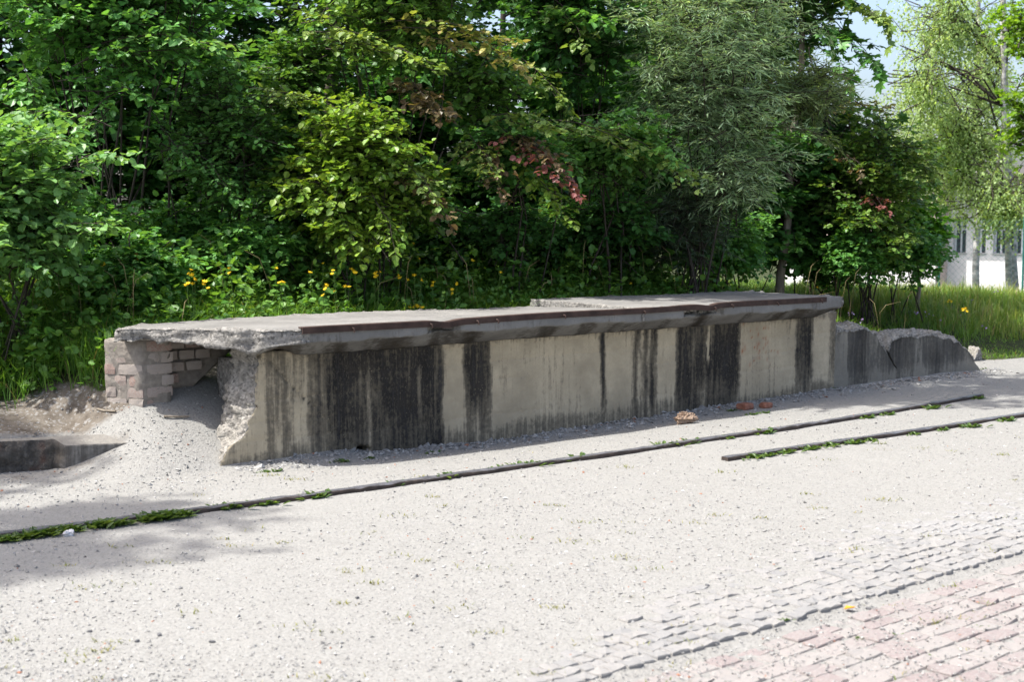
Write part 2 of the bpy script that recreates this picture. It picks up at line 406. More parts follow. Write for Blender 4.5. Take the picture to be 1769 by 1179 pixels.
rough = fbm(p, 14, 4, 41, 0.6)
s = s - endw * (0.012 - 0.055 * rough - 0.05 * fbm(p, 5, 3, 44) - 0.03 * fbm(p, 38, 2, 45))
front = np.clip(1 - b * 12, 0, 1)
t = t + front * (0.004 * fbm(p, 4, 3, 51) + 0.0025 * fbm(p, 30, 3, 52))
for zb in (0.14, 0.27, 0.41, 0.55, 0.66):            # board marks
    ln = np.exp(-((z - zb - 0.004 * fbm(p * [1, 0, 0], 3, 2, 53)) / 0.008) ** 2)
    t = t - front * ln * 0.007 * (fbm(p * [1, 0, 0.2], 2.0, 2, int(zb * 100)) > -0.1)
# diagonal crack and the hole at its foot
cr = np.array([WP(u, v, 0) for u, v in ((448, 616), (470, 628), (500, 664), (522, 686), (545, 705), (575, 738), (600, 762), (625, 775))])
crs = np.interp(z, cr[::-1, 1], cr[::-1, 0]) + 0.010 * fbm(p * [0, 0, 1], 30, 3, 61)
cw = 0.0055 + 0.009 * fbm(p * [0, 0, 1], 9, 2, 62)
crack = np.exp(-((s - crs) / np.maximum(cw, 0.004)) ** 2) * (z < cr[0, 1]) * (z > cr[-1, 1])
hs, hz = WP(630, 777, 0)
hole = sm(0.35, 0.9, np.exp(-(((s - hs - 0.6 * (hz - z)) / 0.075) ** 2 + ((z - hz) / 0.026) ** 2)) + 0.25 * fbm(p, 30, 2, 63))
t = t - front * (crack * 0.02 + hole * 0.13)
# rain streaks: (left pixel, right pixel, strength, fade start z, fade end z)
streaks = [(452, 500, .62, .9, 1), (458, 500, .8, .35, .2), (500, 530, .55, .30, .42), (530, 608, .85, .9, 1), (560, 766, 1.12, .9, 1), (600, 640, 1.0, .9, 1),
           (800, 846, 1.0, .9, 1), (903, 909, .42, .45, .6), (880, 1040, .22, .1, .0), (1036, 1048, .95, .9, 1), (1059, 1063, .55, .35, .5), (1078, 1082, .4, .45, .6),
           (1093, 1105, .95, .9, 1), (1110, 1121, .95, .9, 1), (1122, 1135, .98, .9, 1), (1167, 1219, .97, .9, 1), (1228, 1278, .97, .9, 1), (1216, 1230, .9, 0, 0),
           (1356, 1366, .45, .4, .55), (1373, 1403, .95, .9, 1), (1432, 1446, .72, .9, 1)]
def u2s(u): 
    return WP(u, 690 - (u - 500) * 0.085, 0)[0]
wob = 0.016 * fbm(p * [0.3, 0, 1], 5, 3, 71) + 0.010 * fbm(p, 30, 3, 72)
stain = np.zeros(len(s)); k_ = 0; mott = fbm(p * [1, 1, .5], 4.5, 4, 73)
for (u0, u1, g, f0, f1) in streaks:
    s0, s1 = u2s(u0), u2s(u1); w = 0.045
    lw0 = 0.035 * min(1, (s1 - s0) * 6) * fbm(p * [0, 0, 1] + 3.7 * k_, 2.2, 3, 74); lw1 = 0.035 * min(1, (s1 - s0) * 6) * fbm(p * [0, 0, 1] + 9.1 * k_, 2.2, 3, 75)
    m = sm(s0 - w, s0 + w, s + wob + lw0) * (1 - sm(s1 - w, s1 + w, s + wob * 1.2 + lw1)) * (0.8 + 0.2 * sm(0.0, 0.35, z))
    if (u0, u1) == (1216, 1230):                    # pale wedge narrows downwards between two dark fields
        m = m * (1 - sm(0.30, 0.50, z) * (np.abs(s - (s0 + s1) / 2) < (0.012 + 0.03 * (z - 0.3)))); g = .97
    elif (u0, u1) == (500, 530): m = m * sm(.30, .42, z)
    elif (u0, u1) == (458, 500): m = m * (1 - sm(.2, .35, z)) * sm(s0 + .09, s0 + .16, s)
    elif (u0, u1) == (880, 1040): m = m * (1 - sm(0.0, 0.16, z))
    elif f0 < .9: m = m * sm(f0 - .12, f1, z)
    stain = np.maximum(stain, m * g * (0.90 + 0.34 * mott - 0.22 * sm(.25, .6, fbm(p * [1, 1, .12], 16, 3, 79)))); k_ += 1
stain = np.maximum(stain, 0.50 * (1 - sm(0.02, 0.17, z + 0.05 * fbm(p * [1, 0, 0], 1.5, 2, 77))))
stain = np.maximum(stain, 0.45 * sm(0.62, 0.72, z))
stain = np.maximum(stain, 0.17 + 0.34 * fbm(p * [1, 1, .6], 1.7, 4, 78)) * front
stain = np.where(front > 0, np.maximum(stain, np.maximum(crack * .8, hole * 1.2)), 0.4)
broken = np.maximum(endw * (b > 0.03) + endw * 0.4, (front == 0) * 1.0)
rust = np.zeros(len(s))
for i in range(46):                                  # brick-red scratches on the pale field
    uu = rng.normal(1312, 19); vv = rng.choice([rng.normal(597, 12), rng.uniform(555, 640)])
    if not 1281 < uu < 1345: continue
    s_, z_ = WP(uu, vv, 0); hgt = rng.uniform(0.006, 0.02)
    rust = np.maximum(rust, np.exp(-(((s - s_) / 0.008) ** 2 + ((z - z_) / hgt) ** 2)) * rng.uniform(.4, 1))
wall = link('wall', make_mesh('wall', L3(s, t, z), q, fattr={'stain': stain, 'broken': broken, 'rust': rust * front}), M_WALL, plat)

# --- slabs
lb_b = np.array([0.0, 0.08, 0.16, 0.22, 0.30, 0.42, 0.60, 0.78, 0.90, 1.0])
lb_s = np.array([-0.02, -0.30, -0.42, -0.42, -0.26, -0.14, -0.02, 0.10, 0.20, 0.42])
TB = -0.93
br1 = [WP(u, 565, FRT)[0] for u in (742, 800)]; br2 = [WP(u, 535, FRT)[0] for u in (1185, 1262)]
def breaks(s):
    r = 0
    for (a0, a1) in (br1, br2): r = r + sm(a0 - 0.04, a0 + 0.10, s) * (1 - sm(a1 - 0.18, a1 + 0.02, s))
    return r
SR = WP(1456, 517, FRT)[0]; JB = WP(912, 527, TB)[0]; JF = JB + 0.15
def slab(name, which):
    na = 300
    abc, q = box_grid(na, 40, 12); a, b, c = abc.T
    tt = TB + (FRT - TB) * b
    p0 = np.stack([b * 1.2, np.zeros_like(b), np.zeros_like(b)], 1)
    left = np.interp(b, lb_b, lb_s) + 0.03 * fbm(np.stack([b * 1.2, 0 * b, 0 * b + which], 1), 9, 3, 81)
    joint = JB + (JF - JB) * b + 0.02 * fbm(p0, 8, 3, 82)
    right = SR - 0.05 + 0.05 * b + 0.03 * fbm(p0, 8, 3, 83)
    if which == 0: s = left + a * (joint - 0.006 - left)
    else: s = joint + 0.006 + a * (right - joint - 0.006)
    p = np.stack([s, tt, c * 0.12], 1)
    backn = (1 - sm(0, 0.05, b))
    t = tt + backn * 0.03 * fbm(np.stack([s, 0 * s, 0 * s], 1), 5, 4, 84)
    top = TOPZ + 0.004 * fbm(p, 3, 3, 85)
    if which == 0: top = top - 0.035 * sm(1.2, JB, s) * (1 - b) - 0.012 * (1 - sm(-0.3, 0.5, s))
    else: top = top + 0.022 * (1 - b) * (1 - sm(JB + .3, 5.4, s)) + 0.006
    # pit in the steel edge where the concrete gave way
    for (b0, b1) in (br1, br2): top = top - 0.008 * np.exp(-((s - (b0 + b1) / 2) / 0.09) ** 2) * sm(0.75, 1.0, b)
    soff = np.interp(tt, [-0.40, -0.03, 0.0, FRT], [0.775, 0.775, 0.695, 0.805])
    wfree = 1 - sm(0.25, 0.60, s)                    # left of the steel the edge is broken and lumpy
    lump = 0.065 * np.exp(-(((s - 0.20) / 0.18) ** 2 + ((tt - 0.02) / 0.17) ** 2))
    soff = soff * (1 - wfree) + wfree * (0.797 - lump + 0.015 * fbm(p, 6, 3, 86))
    bk = breaks(s)
    soff = soff + bk * 0.03 * sm(0.1, FRT, tt) + 0.022 * sm(0.15, FRT, tt) * fbm(np.stack([s, 0 * s, 0 * s], 1), 4, 4, 101, .6)
    z = soff + (top - soff) * c
    side = sm(0.965, 1.0, b)
    t = t - side * bk * (0.10 + 0.04 * fbm(p, 12, 3, 87)) * (1 - sm(0.45, 0.72, c))
    P = np.stack([s, t, z], 1)
    nb = vnormals(L3(s, t, z), q); 
    endl = np.exp(-((a) / 0.02) ** 2) if which == 0 else np.exp(-(a / 0.012) ** 2)
    endr = np.exp(-((1 - a) / 0.012) ** 2)
    freef = side * wfree * (1 - 0.7 * sm(0.9, 1.0, c))
    amp = np.clip(np.maximum.reduce([endl * (1 if which == 0 else .5), endr * (1 if which == 1 else 0), freef, side * bk * (c < .8), backn * .6, (c < .01) * 0.25]), 0, 1)
    dsp = amp * (0.022 * (1 - 3.2 * np.abs(fbm(P, 8, 3, 88, 0.6))) * .8 + 0.022 * fbm(P, 4, 2, 89) + 0.014 * fbm(P, 32, 3, 98, .7)) + 0.0015 * fbm(P, 40, 2, 90)
    v = L3(s, t, z) + nb * dsp[:, None]
    broken = np.clip(amp * 1.3 * (1 - 0.55 * side * bk), 0, 1)
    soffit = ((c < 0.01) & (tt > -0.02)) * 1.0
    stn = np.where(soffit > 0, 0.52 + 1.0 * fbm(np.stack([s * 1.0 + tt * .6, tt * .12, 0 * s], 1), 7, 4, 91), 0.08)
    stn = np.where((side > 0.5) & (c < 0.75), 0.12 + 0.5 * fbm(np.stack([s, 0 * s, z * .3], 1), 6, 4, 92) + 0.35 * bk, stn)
    stn = np.where(c > 0.99, 0.10 + 0.10 * fbm(P, 1.2, 3, 93) + 0.12 * (1 - sm(0.0, 0.35, b)), stn)
    return link(name, make_mesh(name, v, q, fattr={'stain': stn, 'broken': broken, 'rust': np.clip(0 * s, 0, 1)}), M_SLAB, plat)
slab('slab', 0); slab('slab', 1)
# --- rusty steel edge angle with bolts
def edge_z(s):
    z = TOPZ + 0.006 + 0.0 * s
    for (b0, b1) in (br1, br2): z = z - 0.016 * np.exp(-((s - (b0 + b1) / 2) / 0.09) ** 2)
    return z + 0.003 * np.sin(s * 3.1)
S0 = WP(521, 567, FRT)[0]; S1 = WP(1427, 514, FRT)[0]
ss = np.linspace(S0, S1, 160)
prof = np.array([(0.006, 0.004), (0.009, 0.0), (0.009, -0.040), (0.002, -0.040), (0.002, -0.006), (-0.045, -0.004), (-0.045, 0.004)])
wig = 0.004 * np.sin(ss * 2.2) + 0.008 * np.exp(-((ss - (br2[0] + br2[1]) / 2) / 0.15) ** 2)
V = np.zeros((160, 7, 3)); V[:, :, 0] = ss[:, None]; V[:, :, 1] = -(FRT + prof[None, :, 0] + wig[:, None]); V[:, :, 2] = edge_z(ss)[:, None] + prof[None, :, 1]
id_ = np.arange(160 * 7).reshape(160, 7); j2 = np.roll(id_, -1, 1)
eq = np.stack([id_[:-1], id_[1:], j2[1:], j2[:-1]], -1).reshape(-1, 4)
caps = [[id_[e, i], id_[e, j], id_[e, k]] for e in (0, 159) for (i, j, k) in ((0, 1, 2), (0, 2, 3), (0, 3, 4), (0, 4, 5), (0, 5, 6))]
link('steel_edge', make_mesh('steel_edge', V.reshape(-1, 3), eq, np.array(caps), smooth=False), M_RUST, plat)
ba, bq = box_grid(2, 2, 2)
for u in (607, 742, 822, 856, 972, 1110, 1232, 1262, 1340, 1416):
    s_ = WP(u, 566 - (u - 521) * .058, FRT)[0]
    P_ = np.array([[[s_, -(FRT + .012), edge_z(s_) - .018], [s_ + .002, -(FRT + .03), edge_z(s_) - .022], [s_ + .006, -(FRT + .028), edge_z(s_) - .045]]])
    tv, tq = tubes(P_, np.full((1, 3), .006), 6)
    link('anchor_bolt', make_mesh('anchor_bolt', tv, tq), M_RUST, plat)

# --- broken brick pier under the left end of the slab
pc = G(245, 588, 0.80); PS, PT = st_of(pc[0], pc[1])
fl = np.array([-0.95, 0.31]); ls = np.array([fl @ E1, fl @ NN])       # direction of the left face in (s, t)
pier = link('brick_pier', None, None, plat, (PS, -PT, 0))
lsl = np.array([ls[0], -ls[1]])                                        # local xy direction
def brick_mesh(seed):
    r = np.random.default_rng(seed); abc, q = box_grid(3, 2, 2); v = abc - 0.5
    k = np.abs(v) * 2; cor = (k > 0.99).sum(1)
    v = v * (1 - 0.035 * (cor[:, None] - 1)) + r.normal(0, 0.014, v.shape)
    return make_mesh('brick', v, q, smooth=False)
BRM = [brick_mesh(i) for i in range(8)]
for m_ in BRM: m_.materials.append(M_BRICK)
def brick(parent, org, dirv, inn, along, z, ln, dp, ht, out=0.0, rot=0.0):
    dirv = dirv / np.linalg.norm(dirv)
    cpt = np.array(org) + dirv * (along + ln / 2) + inn * (dp / 2 - out)
    o = bpy.data.objects.new('brick', BRM[rng.integers(8)]); COL.objects.link(o); o.parent = parent
    o.location = (cpt[0], cpt[1], z + ht / 2); o.scale = (ln, dp, ht); o.rotation_euler = (rng.normal(0, .012), rng.normal(0, .012), math.atan2(dirv[1], dirv[0]) + rng.normal(0, .01) + rot)
    return o
inl = np.array([-lsl[1], lsl[0]]);  inl = inl if inl[1] > 0 else -inl
inr = np.array([0.0, 1.0])
zc = 0.305; course = 0.0785
ro = np.array([0.0, 0.0])
for k in range(6):
    z0 = zc + 0.02 + k * course; hb = 0.070
    if k % 2 == 0: segs = [(0.0, .115), (.127, .165)]
    else: segs = [(0.0, .20), (.212, .088)]
    if k == 5: segs = [(0.0, .11), (.118, .178)]
    for (a0, ln) in segs: brick(pier, ro, lsl, inl, a0, z0, ln - .004, .105, hb, rng.uniform(-.004, .008))
    segs = [(0.012, .19)] if k % 2 else [(0.012, .10), (.12, .09)]
    if k == 0: segs = [(0.012, .12)]
    for (a0, ln) in segs: brick(pier, ro + np.array([0.02, 0]), np.array([1.0, 0]), inr, a0, z0, ln, .105, hb, rng.uniform(-.012, .003))
for (a0, ln) in ((.03, .07), (.12, .05)): brick(pier, ro, lsl, inl, a0, zc - 0.062, ln, .09, .06, -0.02)
# mortar core, a little behind the brick faces
abc, q = box_grid(14, 12, 22); a, b, c = abc.T
w = np.array([lsl * 0.285, [0.20, 0.0]])
cor = np.array([0.0, 0.0])
pt = np.stack([a, b], 1)
base2 = cor + inl * 0.012 * 0 + np.array([0.0, 0.010])
XY = base2 + lsl[None] * (0.284 * (1 - a))[:, None] * (1 - b)[:, None] + np.array([1.0, 0])[None] * (a * 0.20)[:, None] + np.array([0.05, 0.22])[None] * b[:, None]
XY = XY + lsl[None] * (0.27 * (1 - a) * b)[:, None]
XY = base2 + np.where((a < 0.5)[:, None], lsl[None] * (0.284 * (1 - 2 * a))[:, None], np.array([1.0, 0])[None] * (0.20 * (2 * a - 1))[:, None]) + (inl[None] * (0.15 * (1 - a))[:, None] + np.array([0.0, 0.20])[None] * a[:, None]) * b[:, None]
Z = zc - 0.0 + c * (0.795 - zc)
v = np.column_stack([XY, Z]); nn_ = vnormals(v, q); v = v + nn_ * (0.003 + 0.016 * fbm(v, 16, 4, 95))[:, None]
link('mortar', make_mesh('mortar', v, q), M_MORTAR, pier)
# recessed brickwork running on into the hollow
for k, n in ((5, 4), (4, 3), (3, 2), (2, 1)):
    x0 = 0.19 + 0.05 * (k % 2)
    for i in range(n):
        brick(pier, (0, 0.085), np.array([1.0, 0]), inr, x0 + i * 0.127, zc + 0.02 + k * course, .118 if (i + k) % 3 else .112, .11, .064, rng.uniform(-.01, .01))
abc, q = box_grid(20, 3, 12); a, b, c = abc.T
v = np.column_stack([0.16 + a * (0.28 + 0.42 * c), 0.13 + 0.12 * b, 0.44 + c * 0.34]); v = v + vnormals(v, q) * (0.008 * fbm(v, 14, 3, 96))[:, None]
link('mortar', make_mesh('mortar', v, q), M_MORTAR, pier)
# lump of footing seen behind the broken wall end
abc, q = box_grid(8, 8, 8); a, b, c = abc.T
s_, z_ = WP(398, 632, -0.55)
v = np.column_stack([s_ - 0.02 + a * 0.22, 0.5 + b * 0.2, 0.35 + c * 0.30]); v = v + vnormals(v, q) * (0.02 * fbm(v, 9, 3, 97))[:, None]
link('inner_block', make_mesh('inner_block', v, q, fattr={'stain': 0 * a + .3, 'broken': 0 * a + .6, 'rust': 0 * a}), M_SLAB, plat)

# ------------------------------------------------------------------ ruined low wall beyond the platform
ruin = thing('ruined_low_wall', 'low crumbling dark concrete wall stump with jagged top beyond the platform', 'wall', (P0[0], P0[1], 0), ANG)
topL = [(1441, 596), (1447, 572), (1456, 570), (1470, 569), (1485, 567), (1500, 568), (1512, 576), (1522, 587), (1531, 602), (1536, 612)]
topR = [(1530, 606), (1540, 590), (1556, 583), (1575, 582), (1590, 579), (1605, 577), (1620, 580), (1640, 585), (1655, 592), (1668, 603), (1680, 618), (1690, 632), (1699, 646)]
crackpx = [(1531, 602), (1538, 618), (1545, 632), (1552, 640), (1558, 660)]
ck = np.array([WP(u, v, -0.03) for u, v in crackpx])
def ruin_part(tab, which, th):
    tab = np.array([WP(u, v, -0.03) for u, v in tab])
    abc, q = box_grid(130, 20, 40); a, b, c = abc.T
    s0 = LEN + 0.022 if which == 0 else tab[0, 0]; s1 = tab[-1, 0]
    s = s0 + a * (s1 - s0); tp = np.interp(s, tab[:, 0], tab[:, 1]) + 0.03 * fbm(np.stack([s, 0 * s, 0 * s], 1), 12, 4, 100 + which, .65)
    z = -0.15 + c * (np.maximum(tp, 0.0) + 0.15)
    # both parts follow the crack between them
    xs = np.interp(z, ck[::-1, 1], ck[::-1, 0])
    if which == 0: s = np.where(a > 0.5, s + (xs - 0.012 - s1) * sm(0.75, 1.0, a), s)
    else: s = np.where(a < 0.5, s + (xs + 0.016 - s0) * (1 - sm(0, 0.12, a)), s)
    t = -0.03 - th * b - 0.05 * b * (1 - c)
    P = np.stack([s, t, z], 1)
    crest = sm(0.93, 1.0, c) * sm(0.0, 0.06, b)
    z = z + 0.07 * np.sin(np.pi * np.clip(b, 0, 1)) * sm(0.7, 1, c) * (0.6 + 0.6 * fbm(P, 4, 2, 103)) * np.clip(tp * 4, 0, 1)
    v = L3(s, t, z); nb = vnormals(v, q)
    amp = np.maximum(sm(0.955, 1, c), 0.3 * (b > 0.1))
    v = v + nb * (amp * (0.045 * fbm(P, 9, 4, 104, .65) + 0.03 * fbm(P, 26, 3, 105)) + 0.010 * fbm(P, 7, 4, 106))[:, None]
    stn = 0.72 + 0.6 * fbm(np.stack([s, 0 * s, z * .3], 1), 5, 4, 107) - 0.35 * (1 - sm(0.05, 0.2, z))
    if which == 0:
        cl = WP(1463, 630, -0.03)[0]; stn = stn - 0.55 * (1 - sm(cl - .012, cl + .012, s))
    return link('wall_piece', make_mesh('wall_piece', v, q, fattr={'stain': stn, 'broken': np.clip(sm(0.95, 1, c) * 0.95 + 0.3 * (b > .2), 0, 1), 'rust': 0 * s}), M_RUIN, ruin)
ruin_part(topL, 0, 0.34); ruin_part(topR, 1, 0.36)
foot = thing('concrete_footing', 'pale stub of old concrete footing in the grass behind the low wall end', 'footing', (0, 0, 0), 0)
abc, q = box_grid(30, 12, 10); a, b, c = abc.T
A_ = DP(1650, 600, 15.6); B_ = DP(1700, 604, 16.0)
v = np.column_stack([A_[0] + a * (B_[0] - A_[0]), A_[1] + a * (B_[1] - A_[1]) + b * 0.35, -0.05 + c * (A_[2] + 0.02 - 0.14 * a + 0.10 * np.sin(a * 9))])
v = v + vnormals(v, q) * (0.07 * fbm(v, 5, 4, 109))[:, None]
link('block', make_mesh('block', v, q, fattr={'stain': 0 * a + .45, 'broken': 0 * a + .75, 'rust': 0 * a}), M_RUIN, foot)

# ------------------------------------------------------------------ kerb block on the left
kerb = thing('concrete_kerb', 'broken concrete kerb block half buried at the left edge of the gravel', 'kerb', (P0[0], P0[1], 0), ANG)
ka = np.array(st_of(*G(-260, 778, 0.20)[:2])); kb = np.array(st_of(*G(216, 750, 0.20)[:2]))
abc, q = box_grid(110, 22, 24); a, b, c = abc.T
s = ka[0] + a * (kb[0] - ka[0]); t0 = ka[1] + a * (kb[1] - ka[1])
chip = np.array(st_of(*G(122, 765, 0.20)[:2]))[0]
wl_ = 1 - sm(chip - 0.015, chip + 0.015, s + 0.02 * fbm(np.stack([s, 0 * s, c], 1), 8, 2, 110))
fr = 0.115 * (1 - wl_) + 0.03 * wl_
t = t0 + fr + 0.02 * wl_ * (1 - c) - b * (fr + 0.10)
z = -0.12 + c * (0.33 - 0.035 * (1 - b) * (1 - wl_) - 0.02 * a)
P = np.stack([s, t, z], 1); v = L3(s, t, z); nb = vnormals(v, q)
fm = (b < 0.02) * wl_; eg = np.exp(-((1 - a) / 0.01) ** 2)
v = v + nb * (np.maximum(fm, eg) * 0.05 * fbm(P, 8, 4, 111, .6) + 0.004 * fbm(P, 12, 3, 112))[:, None]
link('block', make_mesh('block', v, q, fattr={'stain': np.where(b < 0.02, .75, .18 + .2 * fbm(P, 3, 3, 113)) * (1 - 0.4 * (b < .02) * (1 - wl_)), 'broken': fm * 0.45, 'rust': 0.3 * sm(.45, .7, fbm(P, 5, 3, 114)) * fm}), M_KERB, kerb)

# ------------------------------------------------------------------ rails
RP = np.array([(0.0, -.06), (.05, -.06), (.05, -.05), (.012, -.04), (.010, .0), (.030, .008), (.031, .030), (.026, .036), (-.026, .036), (-.031, .030), (-.030, .008), (-.010, .0), (-.012, -.04), (-.05, -.05), (-.05, -.06)])
def rail(name, label, px, n=80, z=0.03):
    pts = np.array([G(u, v, z)[:2] for u, v in px]); dd = np.concatenate([[0], np.cumsum(np.linalg.norm(np.diff(pts, axis=0), axis=1))])
    uu = np.linspace(0, dd[-1], n)
    # smooth the path
    co_ = [np.polyfit(dd, pts[:, i], 2) for i in (0, 1)]
    xy = np.stack([np.polyval(cc, uu) for cc in co_], 1)
    tg = np.gradient(xy, axis=0); tg /= np.linalg.norm(tg, axis=1, keepdims=True); sd = np.stack([tg[:, 1], -tg[:, 0]], 1)
    zz = tz(xy[:, 0], xy[:, 1]); zz = np.convolve(np.pad(zz, 8, mode='edge'), np.ones(17) / 17, 'valid')
    k = len(RP); V = np.zeros((n, k, 3)); V[:, :, :2] = xy[:, None] + sd[:, None] * RP[None, :, :1]; V[:, :, 2] = zz[:, None] + RP[None, :, 1] * 1.0
    V[:, :, 2] -= 0.010
    V += (0.0015 * rng.normal(size=V.shape))
    I = np.arange(n * k).reshape(n, k); J = np.roll(I, -1, 1)
    Q = np.stack([I[:-1], I[1:], J[1:], J[:-1]], -1).reshape(-1, 4)
    T = []
    for e in (0, n - 1):
        for (i, j, l) in ((5, 6, 7), (5, 7, 8), (5, 8, 9), (5, 9, 10), (4, 5, 10), (4, 10, 11), (3, 4, 11), (3, 11, 12), (2, 3, 12), (2, 12, 13), (1, 2, 13), (1, 13, 14)): T.append([I[e, i], I[e, j], I[e, l]])
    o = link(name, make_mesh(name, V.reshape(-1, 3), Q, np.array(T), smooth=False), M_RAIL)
    tag(o, label, 'rail', 'old rails lying in the gravel'); return xy
R1 = rail('railway_rail', 'long dark steel rail half sunk in gravel along the whole platform', [(-120, 934), (0, 918), (300, 883), (625, 841), (1000, 789), (1350, 734), (1697, 680)], 130)
R2 = rail('railway_rail', 'short dark steel rail with cut end in front of the long rail at right', [(1252, 789), (1500, 752), (1769, 713), (1900, 694)], 60)

# ------------------------------------------------------------------ paved corner: setts and pavers, each its own piece
def stone_mesh(seed, rg):
    r = np.random.default_rng(seed); k = 6
    ring = np.array([(-.5, -.5), (0, -.5), (.5, -.5), (.5, 0), (.5, .5), (0, .5), (-.5, .5), (-.5, 0)]) * 1.0
    ring = ring + r.normal(0, rg, ring.shape); ring[[0, 2, 4, 6]] *= 0.93
    v = []; 
    for sc, z in ((1.0, -1.0), (1.0, -0.10), (0.93, 0.0)): v.append(np.column_stack([ring * sc, np.full(8, z) + (r.normal(0, .05, 8) if z == 0 else 0)]))
    v.append(np.array([[0, 0, 0.03]])); v = np.concatenate(v)
    q = [[i + 8 * l, (i + 1) % 8 + 8 * l, (i + 1) % 8 + 8 * l + 8, i + 8 * l + 8] for l in (0, 1) for i in range(8)]
    tr = [[16 + i, 16 + (i + 1) % 8, 24] for i in range(8)]
    return make_mesh('stone', v, np.array(q), np.array(tr), smooth=False)
strip = tag(link('sett_paving', None), 'strip of small pale granite setts half covered by gravel', None, None, 'structure')
pave = tag(link('brick_paving', None), 'worn reddish paving of mixed blocks in the near right corner', None, None, 'structure')
SETT = [stone_mesh(200 + i, .035) for i in range(10)]; PAV = [stone_mesh(240 + i, .018) for i in range(10)]
for m_ in SETT: m_.materials.append(M_SETT)
for m_ in PAV: m_.materials.append(M_PAVER)
def lay(parent, meshes, name, u, w, ln, wd, z, hgt, tilt=.012):
    xy = C0 + PE * u + PN * w
    o = bpy.data.objects.new(name, meshes[rng.integers(len(meshes))]); COL.objects.link(o); o.parent = parent
    o.location = (xy[0], xy[1], z); o.scale = (ln, wd, hgt); fl_ = math.pi if rng.random() < .5 else 0
    o.rotation_euler = (rng.normal(0, tilt), rng.normal(0, tilt), math.atan2(PE[1], PE[0]) + rng.normal(0, .03) + fl_)
ns = 0; SL = []
for row in range(11):
    w = -0.042 - row * 0.078; u = -0.55 + rng.uniform(0, .1) + row * .22
    while u < PLEN + 0.45 + row * 0.3:
        ln = rng.uniform(.06, .10); zt = 0.005 - 0.0009 * row + rng.normal(0, .002)
        if rng.random() > row * 0.035: SL.append((u + ln / 2, w + rng.normal(0, .007), ln - .004, rng.uniform(.068, .075), zt))
        u += ln
SL.sort(key=lambda a: (C0 + PE * a[0] + PN * a[1])[1])
for a_ in SL[:300]: lay(strip, SETT, 'sett', *a_, .05, .014)
FV, FQ, FT, nv = [], [], [], 0
for a_ in SL[300:]:                                   # the farther setts, joined
    m_ = SETT[rng.integers(10)]; v = np.empty(len(m_.vertices) * 3, np.float32); m_.vertices.foreach_get('co', v); v = v.reshape(-1, 3) * np.array([a_[2], a_[3], .05])
    c_, s_ = PE; xy = C0 + PE * a_[0] + PN * a_[1]; v = np.column_stack([v[:, 0] * c_ - v[:, 1] * s_ + xy[0], v[:, 0] * s_ + v[:, 1] * c_ + xy[1], v[:, 2] + a_[4]])
    FV.append(v); FQ.append(np.array([[i + 8 * l, (i + 1) % 8 + 8 * l, (i + 1) % 8 + 8 * l + 8, i + 8 * l + 8] for l in (0, 1) for i in range(8)]) + nv); FT.append(np.array([[16 + i, 16 + (i + 1) % 8, 24] for i in range(8)]) + nv); nv += len(v)
if FV: tag(link('far_setts', make_mesh('far_setts', np.concatenate(FV), np.concatenate(FQ), np.concatenate(FT), smooth=False), M_SETT, strip), kind='stuff')
ns = len(SL)
np_ = 0; w = 0.075
while w < 2.3:
    wd = rng.choice([.085, .10, .115]); u = -0.3 + rng.uniform(0, .2) + w * 0.9
    while u < PLEN + 0.9:
        ln = rng.choice([.10, .13, .17, .20]); xy = C0 + PE * u + PN * w
        if xy[1] > 4.45 and abs(xy[0]) < xy[1] * .39:
            lay(pave, PAV, 'paver', u + ln / 2, w + wd / 2, ln - .005, wd - .005, -.0175 + rng.normal(0, .003), .05, .012); np_ += 1
        u += ln
    w += wd

# ------------------------------------------------------------------ loose stones (stuff)
def stones(name, label, xy, size, zoff, seed, tints=None):
    r = np.random.default_rng(seed); n = len(xy)
    base = np.array([[1, 0, 0], [-1, 0, 0], [0, 1, 0], [0, -1, 0], [0, 0, 1], [0, 0, -1.0]])
    tri = np.array([[0, 2, 4], [2, 1, 4], [1, 3, 4], [3, 0, 4], [2, 0, 5], [1, 2, 5], [3, 1, 5], [0, 3, 5]])
    sc = size[:, None] * r.uniform(.6, 1.3, (n, 3)) * np.array([1, 1, .65])
    v = base[None] * sc[:, None] + r.normal(0, .22, (n, 6, 3)) * size[:, None, None]
    an = r.uniform(0, 6.28, n); ca, sa = np.cos(an), np.sin(an)
    x_ = v[..., 0] * ca[:, None] - v[..., 1] * sa[:, None]; y_ = v[..., 0] * sa[:, None] + v[..., 1] * ca[:, None]
    z_ = v[..., 2] + (terrain(xy[:, 0], xy[:, 1]) + zoff * size)[:, None]
    V = np.stack([x_ + xy[:, :1], y_ + xy[:, 1:], z_], -1).reshape(-1, 3)
    T = (np.arange(n) * 6)[:, None, None] + tri[None]
    g = np.clip(r.normal(.275, .05, n), .12, .40); dark = r.random(n) < .02; g = np.where(dark, r.uniform(.06, .16, n), g)
    tint = np.stack([g, g * .98, g * .93], 1); red = r.random(n) < .018; tint[red] = np.array([.28, .14, .09])
    o = link(name, make_mesh(name, V, None, T.reshape(-1, 3), cattr={'tint': np.repeat(tint, 6, 0)}, smooth=False), M_STONE)
    return tag(o, label, 'gravel', None, 'stuff')
def scatter_ground(n, seed, power=2.0):
    r = np.random.default_rng(seed); u = r.random(n); y0, y1 = 4.6, 17.0
    y = 1 / (1 / y0 + u * (1 / y1 - 1 / y0)); x = r.uniform(-.385, .385, n) * y
    return np.stack([x, y], 1)
xy = scatter_ground(66000, 301)
s, t = st_of(xy[:, 0], xy[:, 1]); pvm = paved(xy[:, 0], xy[:, 1])
tf = turfmask(xy[:, 0], xy[:, 1])
patch = fbm(np.column_stack([xy, 0 * s]), .9, 3, 302)
w_ = -((xy[:, 0] - C0[0]) * PN[0] + (xy[:, 1] - C0[1]) * PN[1])
